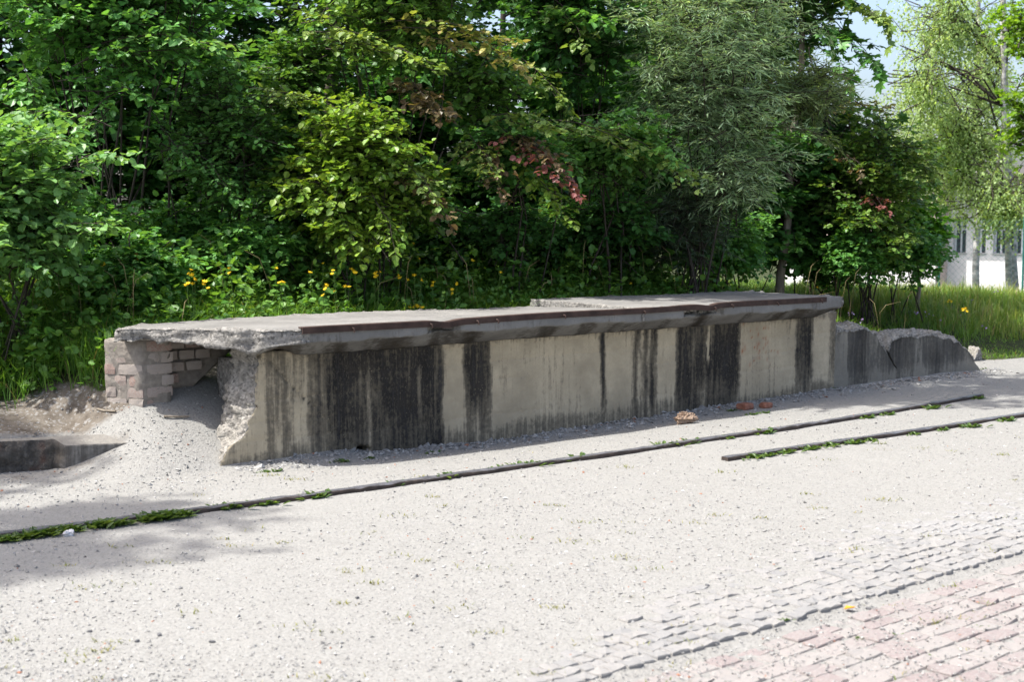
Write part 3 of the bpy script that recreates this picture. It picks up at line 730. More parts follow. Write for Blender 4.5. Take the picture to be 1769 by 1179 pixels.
keep = (tf < .3) & ~((s > 0.1) & (s < 6.4) & (t < 0.0) & (t > -1.0)) & (rng.random(len(s)) < .72 + 1.0 * patch) & (pvm < .5) & ((w_ > .85) | (rng.random(len(s)) < .25 + .5 * w_))
xy = xy[keep]
stones('gravel', 'pale loose gravel scattered over the yard', xy, np.clip(np.random.default_rng(3).lognormal(math.log(.0039), .5, len(xy)), .0016, .013), .15, 303)
# coarser rubble along the foot of the wall, in the hollow and behind the kerb
r = np.random.default_rng(305)
s_ = r.uniform(0.05, 9.0, 3800); t_ = np.abs(r.normal(0, .13, 3800)) + .005
s2 = r.uniform(-.45, .35, 700); t2 = r.uniform(-1.15, .2, 700)
s3 = r.uniform(-2.6, -.2, 2600); t3 = r.uniform(-1.7, .5, 2600)
xs, ys = xy_of(np.concatenate([s_, s2, s3]), np.concatenate([t_, t2, t3])); xy = np.stack([xs, ys], 1)
sz = np.clip(np.random.default_rng(6).lognormal(math.log(.0085), .5, len(xy)), .004, .03)
sz[3800:] *= .5
stones('rubble', 'coarser grey rubble along the foot of the wall and in the hollow', xy, sz, .2, 306)
xy = scatter_ground(16000, 311); xy = xy[paved(xy[:, 0], xy[:, 1]) > .5]
o = stones('grit', 'fine grit lying in the joints of the red paving', xy, np.random.default_rng(4).uniform(.003, .007, len(xy)), 2.2, 312)

# ------------------------------------------------------------------ plants: sprays of leaves on twigs
UP = np.array([0, 0, 1.0])
LSHAPE = {   # outline points (along, across, lift); folded on the midrib
    'oval': (np.array([(0, 0, 0), (.28, .40, .06), (.66, .36, .05), (1, 0, -.10), (.66, -.36, .05), (.28, -.40, .06)]), [[0, 1, 2, 3], [3, 4, 5, 0]], []),
    'narrow': (np.array([(0, 0, 0), (.45, .5, .03), (1, 0, -.06), (.45, -.5, .03)]), [], [[0, 1, 2], [0, 2, 3]]),
    'kite': (np.array([(0, 0, 0), (.40, .5, .06), (1, 0, -.06), (.40, -.5, .06)]), [], [[0, 1, 2], [0, 2, 3]]),
    'maple': (np.array([(0, 0, 0), (.02, .30, 0), (.22, .62, -.03), (.32, .34, .02), (.72, .52, -.04), (.66, .18, .02), (1, 0, -.08), (.66, -.18, .02), (.72, -.52, -.04), (.32, -.34, .02), (.22, -.62, -.03), (.02, -.30, 0), (.35, 0, .0)]),
              [], [[12, 0, 1], [12, 1, 2], [12, 2, 3], [12, 3, 4], [12, 4, 5], [12, 5, 6], [12, 6, 7], [12, 7, 8], [12, 8, 9], [12, 9, 10], [12, 10, 11], [12, 11, 0]]),
}
class Plant:
    def __init__(self, seed): self.r = np.random.default_rng(seed); self.tw = []; self.tr = []; self.st = []; self.sr = []; self.lp = []; self.ld = []; self.ln = []; self.lc = []; self.ll = []
    def stem(self, pts, r0, r1, k=5):
        pts = np.asarray(pts, float); d_ = np.linspace(0, 1, len(pts)); u = np.linspace(0, 1, k)
        P = np.stack([np.interp(u, d_, pts[:, i]) for i in range(3)], 1)
        P[1:-1] += self.r.normal(0, .012, (k - 2, 3)) * np.linalg.norm(pts[-1] - pts[0]) ** .5
        self.st.append(P); self.sr.append(np.linspace(r0, r1, k))
    def spray(self, p0, p1, ntw=8, twl=.28, nl=8, L=.065, cols=((.05, .1, .02), (.08, .14, .03)), droop=.12, flat=.35, hang=0.0, rad=.006):
        r = self.r; p0 = np.asarray(p0, float); p1 = np.asarray(p1, float); ax = p1 - p0; ln = np.linalg.norm(ax)
        u = np.linspace(0, 1, 5); P = p0 + ax * u[:, None]; P[:, 2] += ln * droop * (np.sin(np.pi * u) * .9 - u * u * .4)
        P[1:] += r.normal(0, .02, (4, 3)) * ln
        self.st.append(P); self.sr.append(np.linspace(rad, rad * .35, 5))
        tu = np.linspace(.12, 1, ntw); Q = np.stack([np.interp(tu, u, P[:, i]) for i in range(3)], 1)
        ad = norm(ax); sd = norm(np.cross(ad, UP) + 1e-6)
        sg = np.where(np.arange(ntw) % 2 == 0, 1, -1) * (tu < .97); an = r.normal(.95, .2, ntw)
        td = ad[None] * np.cos(an)[:, None] + sd[None] * (np.sin(an) * sg)[:, None] + r.normal(0, flat * .6, (ntw, 3)) * np.array([.5, .5, 1])
        td[:, 2] -= hang + droop * .6
        td = norm(td); tl = twl * r.uniform(.55, 1.15, ntw) * (1.1 - .45 * tu)
        k = np.array([0, 1.0]); TP = Q[:, None] + td[:, None] * (tl[:, None] * k[None])[..., None]; TP[:, :, 2] -= (tl[:, None] * k[None] ** 2) * (.12 + hang * .5)
        self.tw.append(TP); self.tr.append(np.tile(np.array([[rad * .45, rad * .2]]), (ntw, 1)))
        lu = (np.arange(nl) + .6) / nl
        LP = TP[:, :1] + (TP[:, 1:] - TP[:, :1]) * lu[None, :, None] + r.normal(0, .012, (ntw, nl, 3))
        ts = norm(np.cross(td, UP) + 1e-6); lsg = np.where(np.arange(nl) % 2 == 0, 1, -1) * (np.arange(nl) < nl - 1)
        LD = td[:, None] * .75 + ts[:, None] * (lsg * .85)[None, :, None] + r.normal(0, .28, (ntw, nl, 3)); LD[..., 2] -= .22 + hang
        LD = norm(LD)
        LN = UP[None, None] + r.normal(0, flat, (ntw, nl, 3)); LN = norm(LN - (LN * LD).sum(-1, keepdims=True) * LD)
        n = ntw * nl; c1, c2 = np.array(cols[0]), np.array(cols[1])
        f = np.clip(r.normal(.45, .28, (n, 1)) + r.normal(0, .15), 0, 1); cc = (c1 + (c2 - c1) * f) * r.uniform(.65, 1.3, (n, 1))
        self.lp.append(LP.reshape(-1, 3)); self.ld.append(LD.reshape(-1, 3)); self.ln.append(LN.reshape(-1, 3)); self.lc.append(cc); self.ll.append(L * r.uniform(.45, 1.25, n))
    def crown(self, c, radii, n, ln=.7, inner=.5, bias=None, **kw):
        r = self.r; c = np.asarray(c, float); radii = np.asarray(radii, float)
        for i in range(n):
            v = norm(r.normal(size=3)); 
            if bias is not None and v @ bias < -.35 and r.random() < .7: v = -v
            f = r.uniform(inner, 1) * (1 + .22 * math.sin(3 * v[0] + 5 * v[2] + c[0])); p1 = c + radii * v * f
            out = v * np.array([1, 1, .45]); out[2] += .15; out = out + r.normal(0, .25, 3)
            p0 = p1 - norm(out) * ln * r.uniform(.7, 1.2)
            self.spray(p0, p1, **kw)
    def leaves(self, shape, wr):
        T, Q, R = LSHAPE[shape]; p = np.concatenate(self.lp); d_ = np.concatenate(self.ld); n_ = np.concatenate(self.ln); c = np.concatenate(self.lc); L = np.concatenate(self.ll)
        s_ = np.cross(n_, d_); m = len(T)
        V = p[:, None] + L[:, None, None] * (T[None, :, :1] * d_[:, None] + T[None, :, 1:2] * wr * s_[:, None] + T[None, :, 2:] * n_[:, None])
        b = (np.arange(len(p)) * m)[:, None, None]
        q = (b + np.array(Q)[None]).reshape(-1, 4) if Q else None; t = (b + np.array(R)[None]).reshape(-1, 3) if R else None
        return make_mesh('foliage', V.reshape(-1, 3), q, t, cattr={'tint': np.repeat(c, m, 0)}, smooth=False)
    def build(self, name, label, cat, base, group=None, shape='oval', wr=1.0, leafmat=None, bark=None, trunk=None, stems='stems', sides=4, twigs=True):
        t = thing(name, label, cat, tuple(base), 0, group); off = -np.asarray(base)
        me = self.leaves(shape, wr); me.transform(__import__('mathutils').Matrix.Translation(off)); link('crown' if trunk else 'foliage', me, leafmat or M_LEAF, t)
        a, qa = tubes(np.stack(self.st), np.stack(self.sr), sides) if self.st else (np.zeros((0, 3)), np.zeros((0, 4), int))
        b, qb = tubes(np.concatenate(self.tw), np.concatenate(self.tr), 3) if twigs else (np.zeros((0, 3)), np.zeros((0, 4), int))
        v = np.concatenate([a, b]) + off; link('branches' if trunk else stems, make_mesh(stems, v, np.concatenate([qa, qb + len(a)])), bark or M_BARK, t)
        if trunk:
            tv, tq = tubes(np.asarray(trunk[0], float)[None], np.asarray(trunk[1], float)[None], 12); link('trunk', make_mesh('trunk', tv + off, tq), trunk[2] if len(trunk) > 2 else M_BARKG, t)
        return t
CAMV = norm(np.array([0, -1, .15]))
GRN = ((0.069, 0.198, 0.046), (0.14, 0.315, 0.074)); PALE = ((0.104, 0.237, 0.068), (0.199, 0.36, 0.111)); YEL = ((0.12, 0.241, 0.029), (0.225, 0.322, 0.05))
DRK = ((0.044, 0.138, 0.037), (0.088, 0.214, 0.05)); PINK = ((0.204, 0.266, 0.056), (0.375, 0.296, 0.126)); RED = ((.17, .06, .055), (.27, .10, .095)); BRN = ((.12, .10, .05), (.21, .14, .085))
SIL = ((.18, .30, .15), (.36, .48, .30)); OLV = ((0.123, 0.211, 0.047), (0.228, 0.316, 0.079))
def ground_at(u, depth):
    x = (u - CX) / F * depth; return np.array([x, depth, float(tz(x, depth)[0])])
def bush(name, label, u, depth, v0, v1, rxpx, ry, n, cols, L=.065, nst=9, ln=.65, twl=.26, ntw=8, nl=8, droop=.12, seed=0, extra=(), group='shrubs of the hedge behind the platform', shape='oval', wr=1.0, cat='shrub', inner=.5, low=0, hang=0.0, flat=.35, sub=()):
    pl = Plant(seed); r = pl.r; base = ground_at(u, depth); t0 = DP(u, v0, depth); t1 = DP(u, v1, depth)
    c = np.array([base[0], depth, (t0[2] + t1[2]) / 2]); rad = np.array([rxpx / F * depth, ry, abs(t0[2] - t1[2]) / 2])
    kw = dict(ntw=ntw, twl=twl, nl=nl, L=L, droop=droop, hang=hang, flat=flat)
    pl.crown(c, rad, n, ln, inner, CAMV, cols=cols, **kw)
    for (uu, vv, du, ru, rv, nn, cc) in sub:                      # further lobes of the same bush
        q = DP(uu, vv, depth + du); pl.crown(q, (ru / F * depth, ry * .7, rv / F * depth), nn, ln, inner, CAMV, cols=cc, **kw)
    for i in range(nst):
        e = c + rad * np.array([r.uniform(-.7, .7), r.uniform(-.6, .6), r.uniform(-.3, .8)]); m = base + (e - base) * .5 + np.array([r.normal(0, .1), 0, .15])
        b = base + np.array([r.normal(0, .16), r.normal(0, .12), -.05]); pl.stem([b, m, e], r.uniform(.007, .014), .004)
    for (u0, v0_, d0, u1, v1_, d1, cc, dens) in extra:
        a_ = DP(u0, v0_, d0); b_ = DP(u1, v1_, d1)
        pl.spray(a_, b_, int(10 * dens), twl * 1.0, nl, L, cc, droop * .5, flat, hang)
        pl.spray(a_ + [0, .08, -.06], b_ + [0, .1, -.05], int(8 * dens), twl * .9, nl, L, cc, droop * .5, flat, hang)
    return pl.build(name, label, cat, base, group, shape, wr, twigs=name not in ('thicket_shrub', 'bramble_bush'))

bush('dogwood_shrub', 'pale green leafy shrub leaning in at the left edge of the picture', 5, 10.3, 205, 500, 175, .75, 230, PALE, .070, seed=1, extra=[(0, 330, 10.2, 190, 255, 9.9, PALE, 1.2), (20, 430, 10.1, 170, 380, 9.8, PALE, 1.1)])
bush('cherry_shrub', 'tall shrub with oval leaves and thin bare stems in the upper left', 210, 12.0, -150, 170, 240, .8, 170, GRN, .068, nst=14, seed=2,
     extra=[(60, 40, 11.8, 330, 60, 11.4, GRN, 1.2), (150, 80, 11.6, 400, 75, 11.3, PALE, 1.3), (100, 140, 11.6, 260, 160, 11.4, GRN, 1.2), (40, 110, 11.6, 60, 180, 11.4, GRN, 1), (200, 160, 11.6, 120, 250, 11.2, GRN, 1.1)])
bush('cherry_shrub', 'dark shrub with drooping small leaved boughs left of the yellow green shrub', 390, 12.2, 110, 370, 125, .7, 140, ((.06, .155, .035), (.12, .25, .07)), .05, seed=3, twl=.22, droop=.05,
     extra=[(250, 180, 12, 320, 270, 11.5, GRN, 1.2), (330, 200, 12, 470, 245, 11.6, GRN, 1.3), (320, 250, 11.9, 400, 330, 11.5, GRN, 1.2), (430, 150, 12, 520, 165, 11.6, OLV, 1.1)])
bush('dogwood_shrub', 'bright yellow green shrub with some red tinged leaves above the yellow flowers', 620, 12.0, 150, 440, 125, .75, 180, YEL, .062, seed=4, sub=[(720, 330, .3, 70, 60, 30, ((.06, .15, .02), (.12, .22, .035))), (520, 300, .3, 70, 90, 36, ((.06, .15, .025), (.11, .21, .04)))],
     extra=[(690, 290, 11.8, 770, 365, 11.4, BRN, .8), (680, 270, 11.8, 745, 325, 11.4, OLV, 1), (560, 330, 11.6, 610, 415, 11.3, YEL, 1.2), (640, 330, 11.6, 680, 400, 11.3, YEL, 1)])
bush('dogwood_shrub', 'tall shrub reaching over the middle with pinkish leaf tips in the top', 690, 12.7, -170, 110, 190, .8, 170, ((.085, .20, .035), (.17, .29, .06)), .066, seed=5, sub=[(830, 150, .2, 110, 70, 45, ((.07, .17, .03), (.13, .25, .05))), (520, 120, .1, 90, 80, 40, ((.06, .15, .03), (.12, .23, .05)))],
     extra=[(650, 40, 12.3, 880, 60, 11.9, PINK, 1.4), (720, 60, 12.3, 905, 100, 11.9, PINK, 1.4), (560, 70, 12.2, 740, 100, 11.8, OLV, 1.4), (690, 140, 12.3, 770, 190, 11.9, BRN, 1.0), (700, 130, 12.3, 740, 180, 11.9, BRN, .8), (520, 40, 12.2, 640, 60, 11.9, OLV, 1.2)])
bush('dogwood_shrub', 'shrub with a crimson leaved branch hanging over the dark hollow', 900, 12.9, 200, 330, 105, .6, 95, GRN, .064, seed=6, nst=4, sub=[(880, 390, .3, 110, 45, 40, DRK)],
     extra=[(860, 215, 12.5, 985, 315, 11.9, RED, .9), (880, 220, 12.5, 960, 275, 12, BRN, .9), (830, 240, 12.5, 865, 318, 12, BRN, .6), (810, 230, 12.5, 850, 290, 12, OLV, 1), (900, 270, 12.5, 970, 360, 12.1, YEL, 1.1), (850, 200, 12.5, 950, 210, 12, OLV, 1.2)])
bush('dogwood_shrub', 'green shrub stretching a long leafy branch to the right beside the willow', 1060, 13.4, 205, 310, 120, .6, 110, ((.07, .19, .045), (.14, .28, .07)), .066, seed=7, nst=4, sub=[(1060, 380, .3, 110, 60, 50, DRK)],
     extra=[(935, 207, 13, 1080, 240, 12.4, OLV, .9), (1030, 220, 13, 1195, 295, 12.4, OLV, 1.3), (1000, 200, 13, 1130, 200, 12.6, GRN, 1.3), (1080, 250, 13, 1160, 270, 12.5, GRN, 1.3)])
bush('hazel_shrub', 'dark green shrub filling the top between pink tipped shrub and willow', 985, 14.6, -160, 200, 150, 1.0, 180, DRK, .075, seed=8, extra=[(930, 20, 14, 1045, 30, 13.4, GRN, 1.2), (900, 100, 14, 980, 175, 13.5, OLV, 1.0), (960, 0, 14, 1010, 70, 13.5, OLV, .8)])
# willow: narrow silvery leaves
bush('willow_shrub', 'silvery willow with long narrow leaves right of the middle', 1215, 14.0, -140, 330, 185, 1.0, 240, SIL, .085, nst=12, ln=.75, twl=.34, ntw=9, nl=13, droop=.10, seed=9, shape='narrow', wr=.17, cat='willow', flat=.6,
     sub=[(1275, 300, -.2, 80, 55, 40, SIL), (1180, 380, .2, 110, 70, 60, ((.05, .09, .05), (.10, .15, .09))), (1390, 160, .3, 90, 60, 45, ((.09, .15, .05), (.16, .22, .09)))],
     extra=[(1230, 180, 13.8, 1465, 150, 13.4, ((.09, .15, .05), (.16, .22, .09)), 1.4), (1260, 220, 13.8, 1440, 235, 13.4, ((.08, .14, .05), (.15, .2, .08)), 1.4), (1200, 300, 13.6, 1390, 265, 13.2, SIL, 1.4), (1220, 110, 13.6, 1420, 40, 13.2, SIL, 1.4)])
bush('dogwood_shrub', 'shrub with yellowing and reddish leaves between slender trunk and birches', 1500, 17.2, 165, 475, 105, .9, 170, ((.08, .19, .035), (.20, .30, .065)), .062, seed=10,
     extra=[(1420, 190, 17, 1530, 180, 16.4, PINK, 1.1), (1480, 200, 17, 1600, 280, 16.5, OLV, 1.2), (1500, 330, 17, 1520, 350, 16.4, RED, .5), (1450, 260, 17, 1490, 290, 16.5, BRN, .5), (1560, 250, 17, 1620, 330, 16.6, OLV, 1.1)])
# low dark undergrowth shrubs at the foot of the hedge
for i, (u, dd, v0, v1, rx, lab) in enumerate([(150, 11.6, 330, 500, 110, 'low dark bramble bush beneath the tall left shrub'), (330, 12.4, 350, 470, 120, 'low dark bramble bush beneath the drooping boughs'), (500, 13.2, 300, 470, 110, 'low bramble bush in shade left of the yellow green shrub'),
                                            (760, 13.6, 330, 470, 120, 'low bramble bush in the dark hollow under the pink tipped shrub'), (930, 14.0, 340, 470, 120, 'low bramble bush in the dark hollow under the crimson branch'), (1100, 14.6, 320, 460, 120, 'low bramble bush below the willow'), (1262, 15.4, 360, 480, 62, 'low leafy bush under the right half of the willow'), (1468, 17.0, 390, 490, 75, 'low leafy bush right of the slender grey trunk'), (1560, 17.6, 380, 485, 70, 'low leafy bush at the right end of the hedge'), (430, 12.0, 380, 480, 110, 'low leafy bush in front of the dark middle left hollow'), (240, 11.2, 400, 520, 100, 'low leafy bush between left shrub and drooping boughs'), (1195, 15.2, 370, 470, 80, 'low leafy bush under the left half of the willow'), (1425, 18.3, 420, 495, 70, 'low leafy bush closing the gap behind the slender grey trunk')]):
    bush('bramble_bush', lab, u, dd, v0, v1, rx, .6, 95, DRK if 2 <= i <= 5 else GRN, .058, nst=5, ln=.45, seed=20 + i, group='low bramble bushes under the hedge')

for i, (u, dd, lab) in enumerate([(110, 13.8, 'dark thicket behind the pale shrub on the left'), (320, 14.4, 'dark thicket behind the drooping boughs'), (530, 15.0, 'dark thicket between drooping boughs and yellow green shrub'), (730, 15.4, 'dark thicket right of the yellow green shrub'), (930, 15.9, 'dark thicket behind the crimson branch'), (1120, 16.4, 'dark thicket left of the willow'), (1290, 17.4, 'dark thicket behind the foot of the willow'), (1400, 18.6, 'dark thicket behind the slender grey trunk')]):
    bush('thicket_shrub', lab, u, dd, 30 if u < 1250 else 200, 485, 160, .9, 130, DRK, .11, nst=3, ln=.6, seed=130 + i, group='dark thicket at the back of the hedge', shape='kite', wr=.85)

# trees
def tree(name, label, base, top, r0, crowns, cols, L, seed, shape='oval', wr=1.0, n_limb=7, leafmat=None, bark=None, kw=None, extra=(), group=None, cat='tree', lean=None):
    pl = Plant(seed); r = pl.r; base = np.asarray(base, float); top = np.asarray(top, float)
    k = 12; u = np.linspace(0, 1, k); tp = base + (top - base) * u[:, None]; tp[1:-1] += r.normal(0, .02, (k - 2, 3)) * np.array([1, 1, 0]); tp[0, 2] -= .15
    kw = dict(dict(ntw=8, twl=.4, nl=8, ln=1.0), **(kw or {}))
    for (c, rad, n) in crowns:
        c = np.asarray(c, float); pl.crown(c, rad, n, kw['ln'], kw.get('inner', .45), None, cols=cols, L=L, ntw=kw['ntw'], twl=kw['twl'], nl=kw['nl'], droop=kw.get('droop', .12), hang=kw.get('hang', 0), flat=kw.get('flat', .4), rad=.012)
        for i in range(n_limb):
            e = c + np.asarray(rad) * norm(r.normal(size=3)) * .75; b = tp[int(np.clip(np.searchsorted(tp[:, 2], min(e[2], c[2]) - .8 * rad[2]), 2, k - 2))]
            pl.stem([b, b + (e - b) * .5 + [0, 0, .2], e], r0 * .38, .012)
    for (u0, v0_, d0, u1, v1_, d1, cc, dens) in extra:
        pl.spray(DP(u0, v0_, d0), DP(u1, v1_, d1), int(10 * dens), kw['twl'], kw['nl'], L, cc, .06, .35)
    tb_ = bark
    if isinstance(bark, tuple): bark, tb_ = bark
    return pl.build(name, label, cat, base, group, shape, wr, leafmat, bark, (tp, np.linspace(r0, r0 * .35, k) * np.where(u == 0, 1.25, 1), tb_ or M_BARKG), twigs=name == 'maple_tree')
mb = ground_at(1347, 17.0); mt = DP(1388, 60, 17.2)
mt = mt + np.array([.1, 0, 2.2])
tree('maple_tree', 'slender young maple with bare grey trunk between willow and yellowing shrub', mb, mt, .055,
     [(DP(1405, -40, 17.0), (1.0, 1.0, 1.0), 60), (DP(1440, 290, 17.9), (.9, .6, 1.0), 60), (DP(1330, 180, 18.2), (.8, .6, 1.2), 40)], ((.035, .11, .02), (.08, .18, .035)), .13, 41, 'maple', 1.0, 4, kw=dict(ntw=6, twl=.35, nl=5, ln=.8),
     extra=[(1440, -10, 16.6, 1535, 40, 16.0, OLV, 1), (1430, 40, 16.6, 1510, 110, 16.2, GRN, 1.1), (1400, 20, 16.6, 1470, 130, 16.2, GRN, 1)])
tree('maple_tree', 'small young maple with bright green leaves in front of the building', ground_at(1585, 18.6), DP(1590, 300, 18.6), .03,
     [(DP(1590, 390, 18.6), (.38, .4, .50), 26)], ((.06, .19, .015), (.12, .29, .03)), .12, 42, 'maple', 1.0, 3, kw=dict(ntw=6, twl=.25, nl=5, ln=.4))
# tall trees standing behind the hedge
BK = dict(ntw=9, twl=.5, nl=11, ln=1.1, inner=.35)
for i, (u, dd, cz, rr, rz, n, lab) in enumerate([(-40, 14.5, 4.4, 2.0, 2.0, 120, 'tall tree with thick leaning dark trunk in the top left corner'), (300, 16.5, 4.0, 2.0, 2.4, 150, 'tall dark tree behind the bare stems of the upper left'),
                                             (640, 16.5, 4.2, 2.2, 2.5, 160, 'tall dark tree behind the yellow green shrub'), (1010, 18.0, 4.2, 2.2, 2.8, 150, 'tall dark tree behind the crimson leaved branch'), (1230, 19.0, 4.4, 1.9, 2.6, 130, 'tall dark tree behind the silvery willow')]):
    b = ground_at(u, dd); c = b + np.array([0, 0, cz - b[2]])
    tree('broadleaf_tree', lab, b, c + [(.5 if i == 0 else 0), 0, rz * .7], .16 if i == 0 else .11, [(c, (rr, 1.6, rz), n), (c + [.3, .2, -rz * .75], (rr * .95, 1.0, .9), 50)], DRK, .12, 50 + i, 'kite', .8, 6, M_LEAF, M_BARK, BK, group='tall trees behind the hedge')
b = ground_at(870, 24.0)
tree('broadleaf_tree', 'sunlit tree glimpsed through the gaps at the back of the hedge', b, b + [0, 0, 5.0], .12, [(b + [-3.0, 0, 3.0], (3.2, 1.4, 2.3), 110), (b + [2.6, 1, 3.0], (3.0, 1.4, 2.3), 110)], ((.06, .12, .03), (.10, .18, .04)), .12, 57, 'kite', .8, 5, M_FARLEAF, M_BARK, BK, group='tall trees behind the hedge')
# the crowns above the frame that shade the yard
b = np.array([-9.3, 6.2, 0.0]); b[2] = tz(b[0], b[1])[0]
tree('broadleaf_tree', 'leafy tree just outside the left edge that throws shade on the gravel', b, b + [.3, 0, 11], .16, [(b + [1.3, -.1, 10.6], (1.2, .22, .5), 15), (b + [1.2, -.9, 10.6], (.9, .18, .5), 11), (b + [.8, -1.5, 10.4], (.6, .18, .4), 7), (b + [.4, 1.3, 10.6], (1.0, .2, .5), 9)], GRN, .10, 60, 'kite', .8, 6, M_LEAF, M_BARK, BK)
b = ground_at(560, 14.2)
tree('broadleaf_tree', 'tall tree whose crown spreads over the platform above the picture', b, b + [.2, -.4, 6.0], .06, [(np.array([-.3, 12.0, 6.4]), (1.9, 1.0, 1.0), 70), (np.array([1.9, 12.6, 6.6]), (1.6, 1.1, .9), 60)], GRN, .10, 61, 'kite', .8, 6, M_LEAF, M_BARK, BK, group='tall trees behind the hedge')

# birches and a bright tree on the far right
BI = dict(ntw=9, twl=.6, nl=11, ln=1.2, inner=.15, droop=-.05, hang=.75, flat=.8)
BCOL = ((.22, .34, .13), (.40, .51, .25))
for i, (u, dd, ut, r0, crs, lab) in enumerate([(1757, 30, 1725, .13, [((1660, 230), (1.9, 1.4, 2.2), 170), ((1640, 20), (1.7, 1.4, 1.6), 90)], 'thick white birch trunk leaning at the right edge with hanging foliage'),
                                               (1748, 29, 1728, .075, [((1730, 330), (.9, .8, .8), 50), ((1600, 130), (.9, 1, 1.3), 45)], 'thinner leaning birch in front of the thick birch at the right edge'),
                                               (1690, 36, 1690, .10, [((1575, 250), (1.2, 1.2, 1.6), 70), ((1700, 120), (1.6, 1.2, 2.2), 90)], 'birch with pale hanging foliage further back left of the other birches')]):
    b = ground_at(u, dd); tp = DP(ut, -150, dd)
    tree('birch_tree', lab, b, tp, r0, [(DP(c[0], c[1], dd - .6), rad, n) for c, rad, n in crs], BCOL, .06, 70 + i, 'kite', .8, 5, M_FARLEAF, (M_BARK, M_BIRCH), BI, group='birches by the pale building')
b = ground_at(1800, 24)
tree('lime_tree', 'vivid yellow green tree cut by the right edge of the picture', b, DP(1800, -100, 24), .09, [(DP(1795, 200, 24), (.85, .8, 1.0), 60), (DP(1775, 40, 24.5), (.9, .8, .8), 40)], ((.09, .20, .015), (.17, .28, .03)), .09, 75, 'kite', .9, 5, M_FARLEAF, M_BARK, dict(ntw=8, twl=.4, nl=9, ln=.8))

# ------------------------------------------------------------------ grass and herbs (stuff)
def blades(name, label, xy, hgt, wid, cols, seed, lean=.5):
    r = np.random.default_rng(seed); n = len(xy); z0 = terrain(xy[:, 0], xy[:, 1]) - .01
    b = np.column_stack([xy, z0]); an = r.uniform(0, 6.28, n); dr = np.column_stack([np.cos(an), np.sin(an), 0 * an]); sd = np.column_stack([-np.sin(an), np.cos(an), 0 * an])
    ln = (hgt * np.abs(r.normal(lean, .28, n)))[:, None] * dr; w = (wid * r.uniform(.6, 1.3, n))[:, None] * sd * .5; h = hgt[:, None] * UP
    V = np.stack([b - w, b + w, b + h * .55 + ln * .28 - w * .85, b + h * .55 + ln * .28 + w * .85, b + h * .92 + ln], 1).reshape(-1, 3)
    k = (np.arange(n) * 5)[:, None]
    f = r.random((n, 1)); c = np.array(cols[0]) + (np.array(cols[1]) - np.array(cols[0])) * f; dry = r.random(n) < .05; c[dry] = (.26, .22, .10); c = c * r.uniform(.75, 1.2, (n, 1))
    o = link(name, make_mesh(name, V, k + np.array([[0, 1, 3, 2]]), k + np.array([[2, 3, 4]]), cattr={'tint': np.repeat(c, 5, 0)}, smooth=False), M_GRASS)
    return tag(o, label, 'grass', None, 'stuff')
def in_view(x, y, m=.40): return (np.abs(x) < y * m) & (y > 4)
def grass_area(n, s0, s1, t0, t1, seed):
    r = np.random.default_rng(seed); s = r.uniform(s0, s1, n); t = r.uniform(t0, t1, n); x, y = xy_of(s, t)
    k = in_view(x, y) & (r.random(n) < turfmask(x, y)); return np.stack([x[k], y[k]], 1), s[k], t[k]
GC = ((.065, .165, .02), (.15, .29, .05))
xy, s, t = grass_area(62000, -2.2, 7.0, -4.2, -.98, 81); nz = fbm(np.column_stack([xy, 0 * s]), 1.3, 3, 82)
blades('meadow_grass', 'long green grass on the bank behind the platform', xy, np.clip(.24 + .16 * nz + rng.normal(0, .06, len(xy)), .07, .5), np.full(len(xy), .008), GC, 83, .75)
xy, s, t = grass_area(56000, 6.3, 15.0, -9.0, 0.2, 84); nz = fbm(np.column_stack([xy, 0 * s]), .9, 3, 85)
pth = np.exp(-((t + 1.6 - .25 * (s - 9)) / .35) ** 2) * (s > 8.6)
hh = np.clip(.16 + .14 * nz + rng.normal(0, .05, len(xy)), .05, .45) * (.45 + .55 * sm(.5, 2.0, -t)) * np.where(s > 8.8, .8, 1) * (1 - .75 * pth)
blades('meadow_grass', 'long green grass behind the low wall on the right', xy, hh, np.full(len(xy), .0085), ((.08, .18, .02), (.18, .30, .05)), 86, .8)
r = np.random.default_rng(87); n = 20000; yy = r.uniform(17.5, 32, n); xx = yy * r.uniform(.20, .42, n)
blades('meadow_grass', 'tall straw coloured grass in front of the pale building', np.stack([xx, yy], 1), np.clip(r.normal(.17, .08, n), .04, .4), np.full(n, .012), ((.11, .21, .03), (.32, .34, .11)), 88, .3)
# leafy herbs among the grass
pl = Plant(90); r = pl.r; xy, s, t = grass_area(2900, -2.4, 6.6, -4.4, -1.1, 91)
for (x_, y_), t_, z_ in zip(xy, t, terrain(xy[:, 0], xy[:, 1])):
    h_ = r.uniform(.18, .62) * (1 if t_ < -1.45 else .6); b_ = np.array([x_, y_, z_]); e_ = b_ + [r.normal(0, .07), r.normal(0, .07), h_]
    pl.spray(b_, e_, 5, .10, 4, r.uniform(.035, .075), ((.065, .17, .03), (.15, .28, .055)), .0, .45, .1, .002)
me = pl.leaves('oval', 1.1); tag(link('herbs', me, M_LEAF), 'leafy green herbs growing through the bank grass', 'herbs', None, 'stuff')
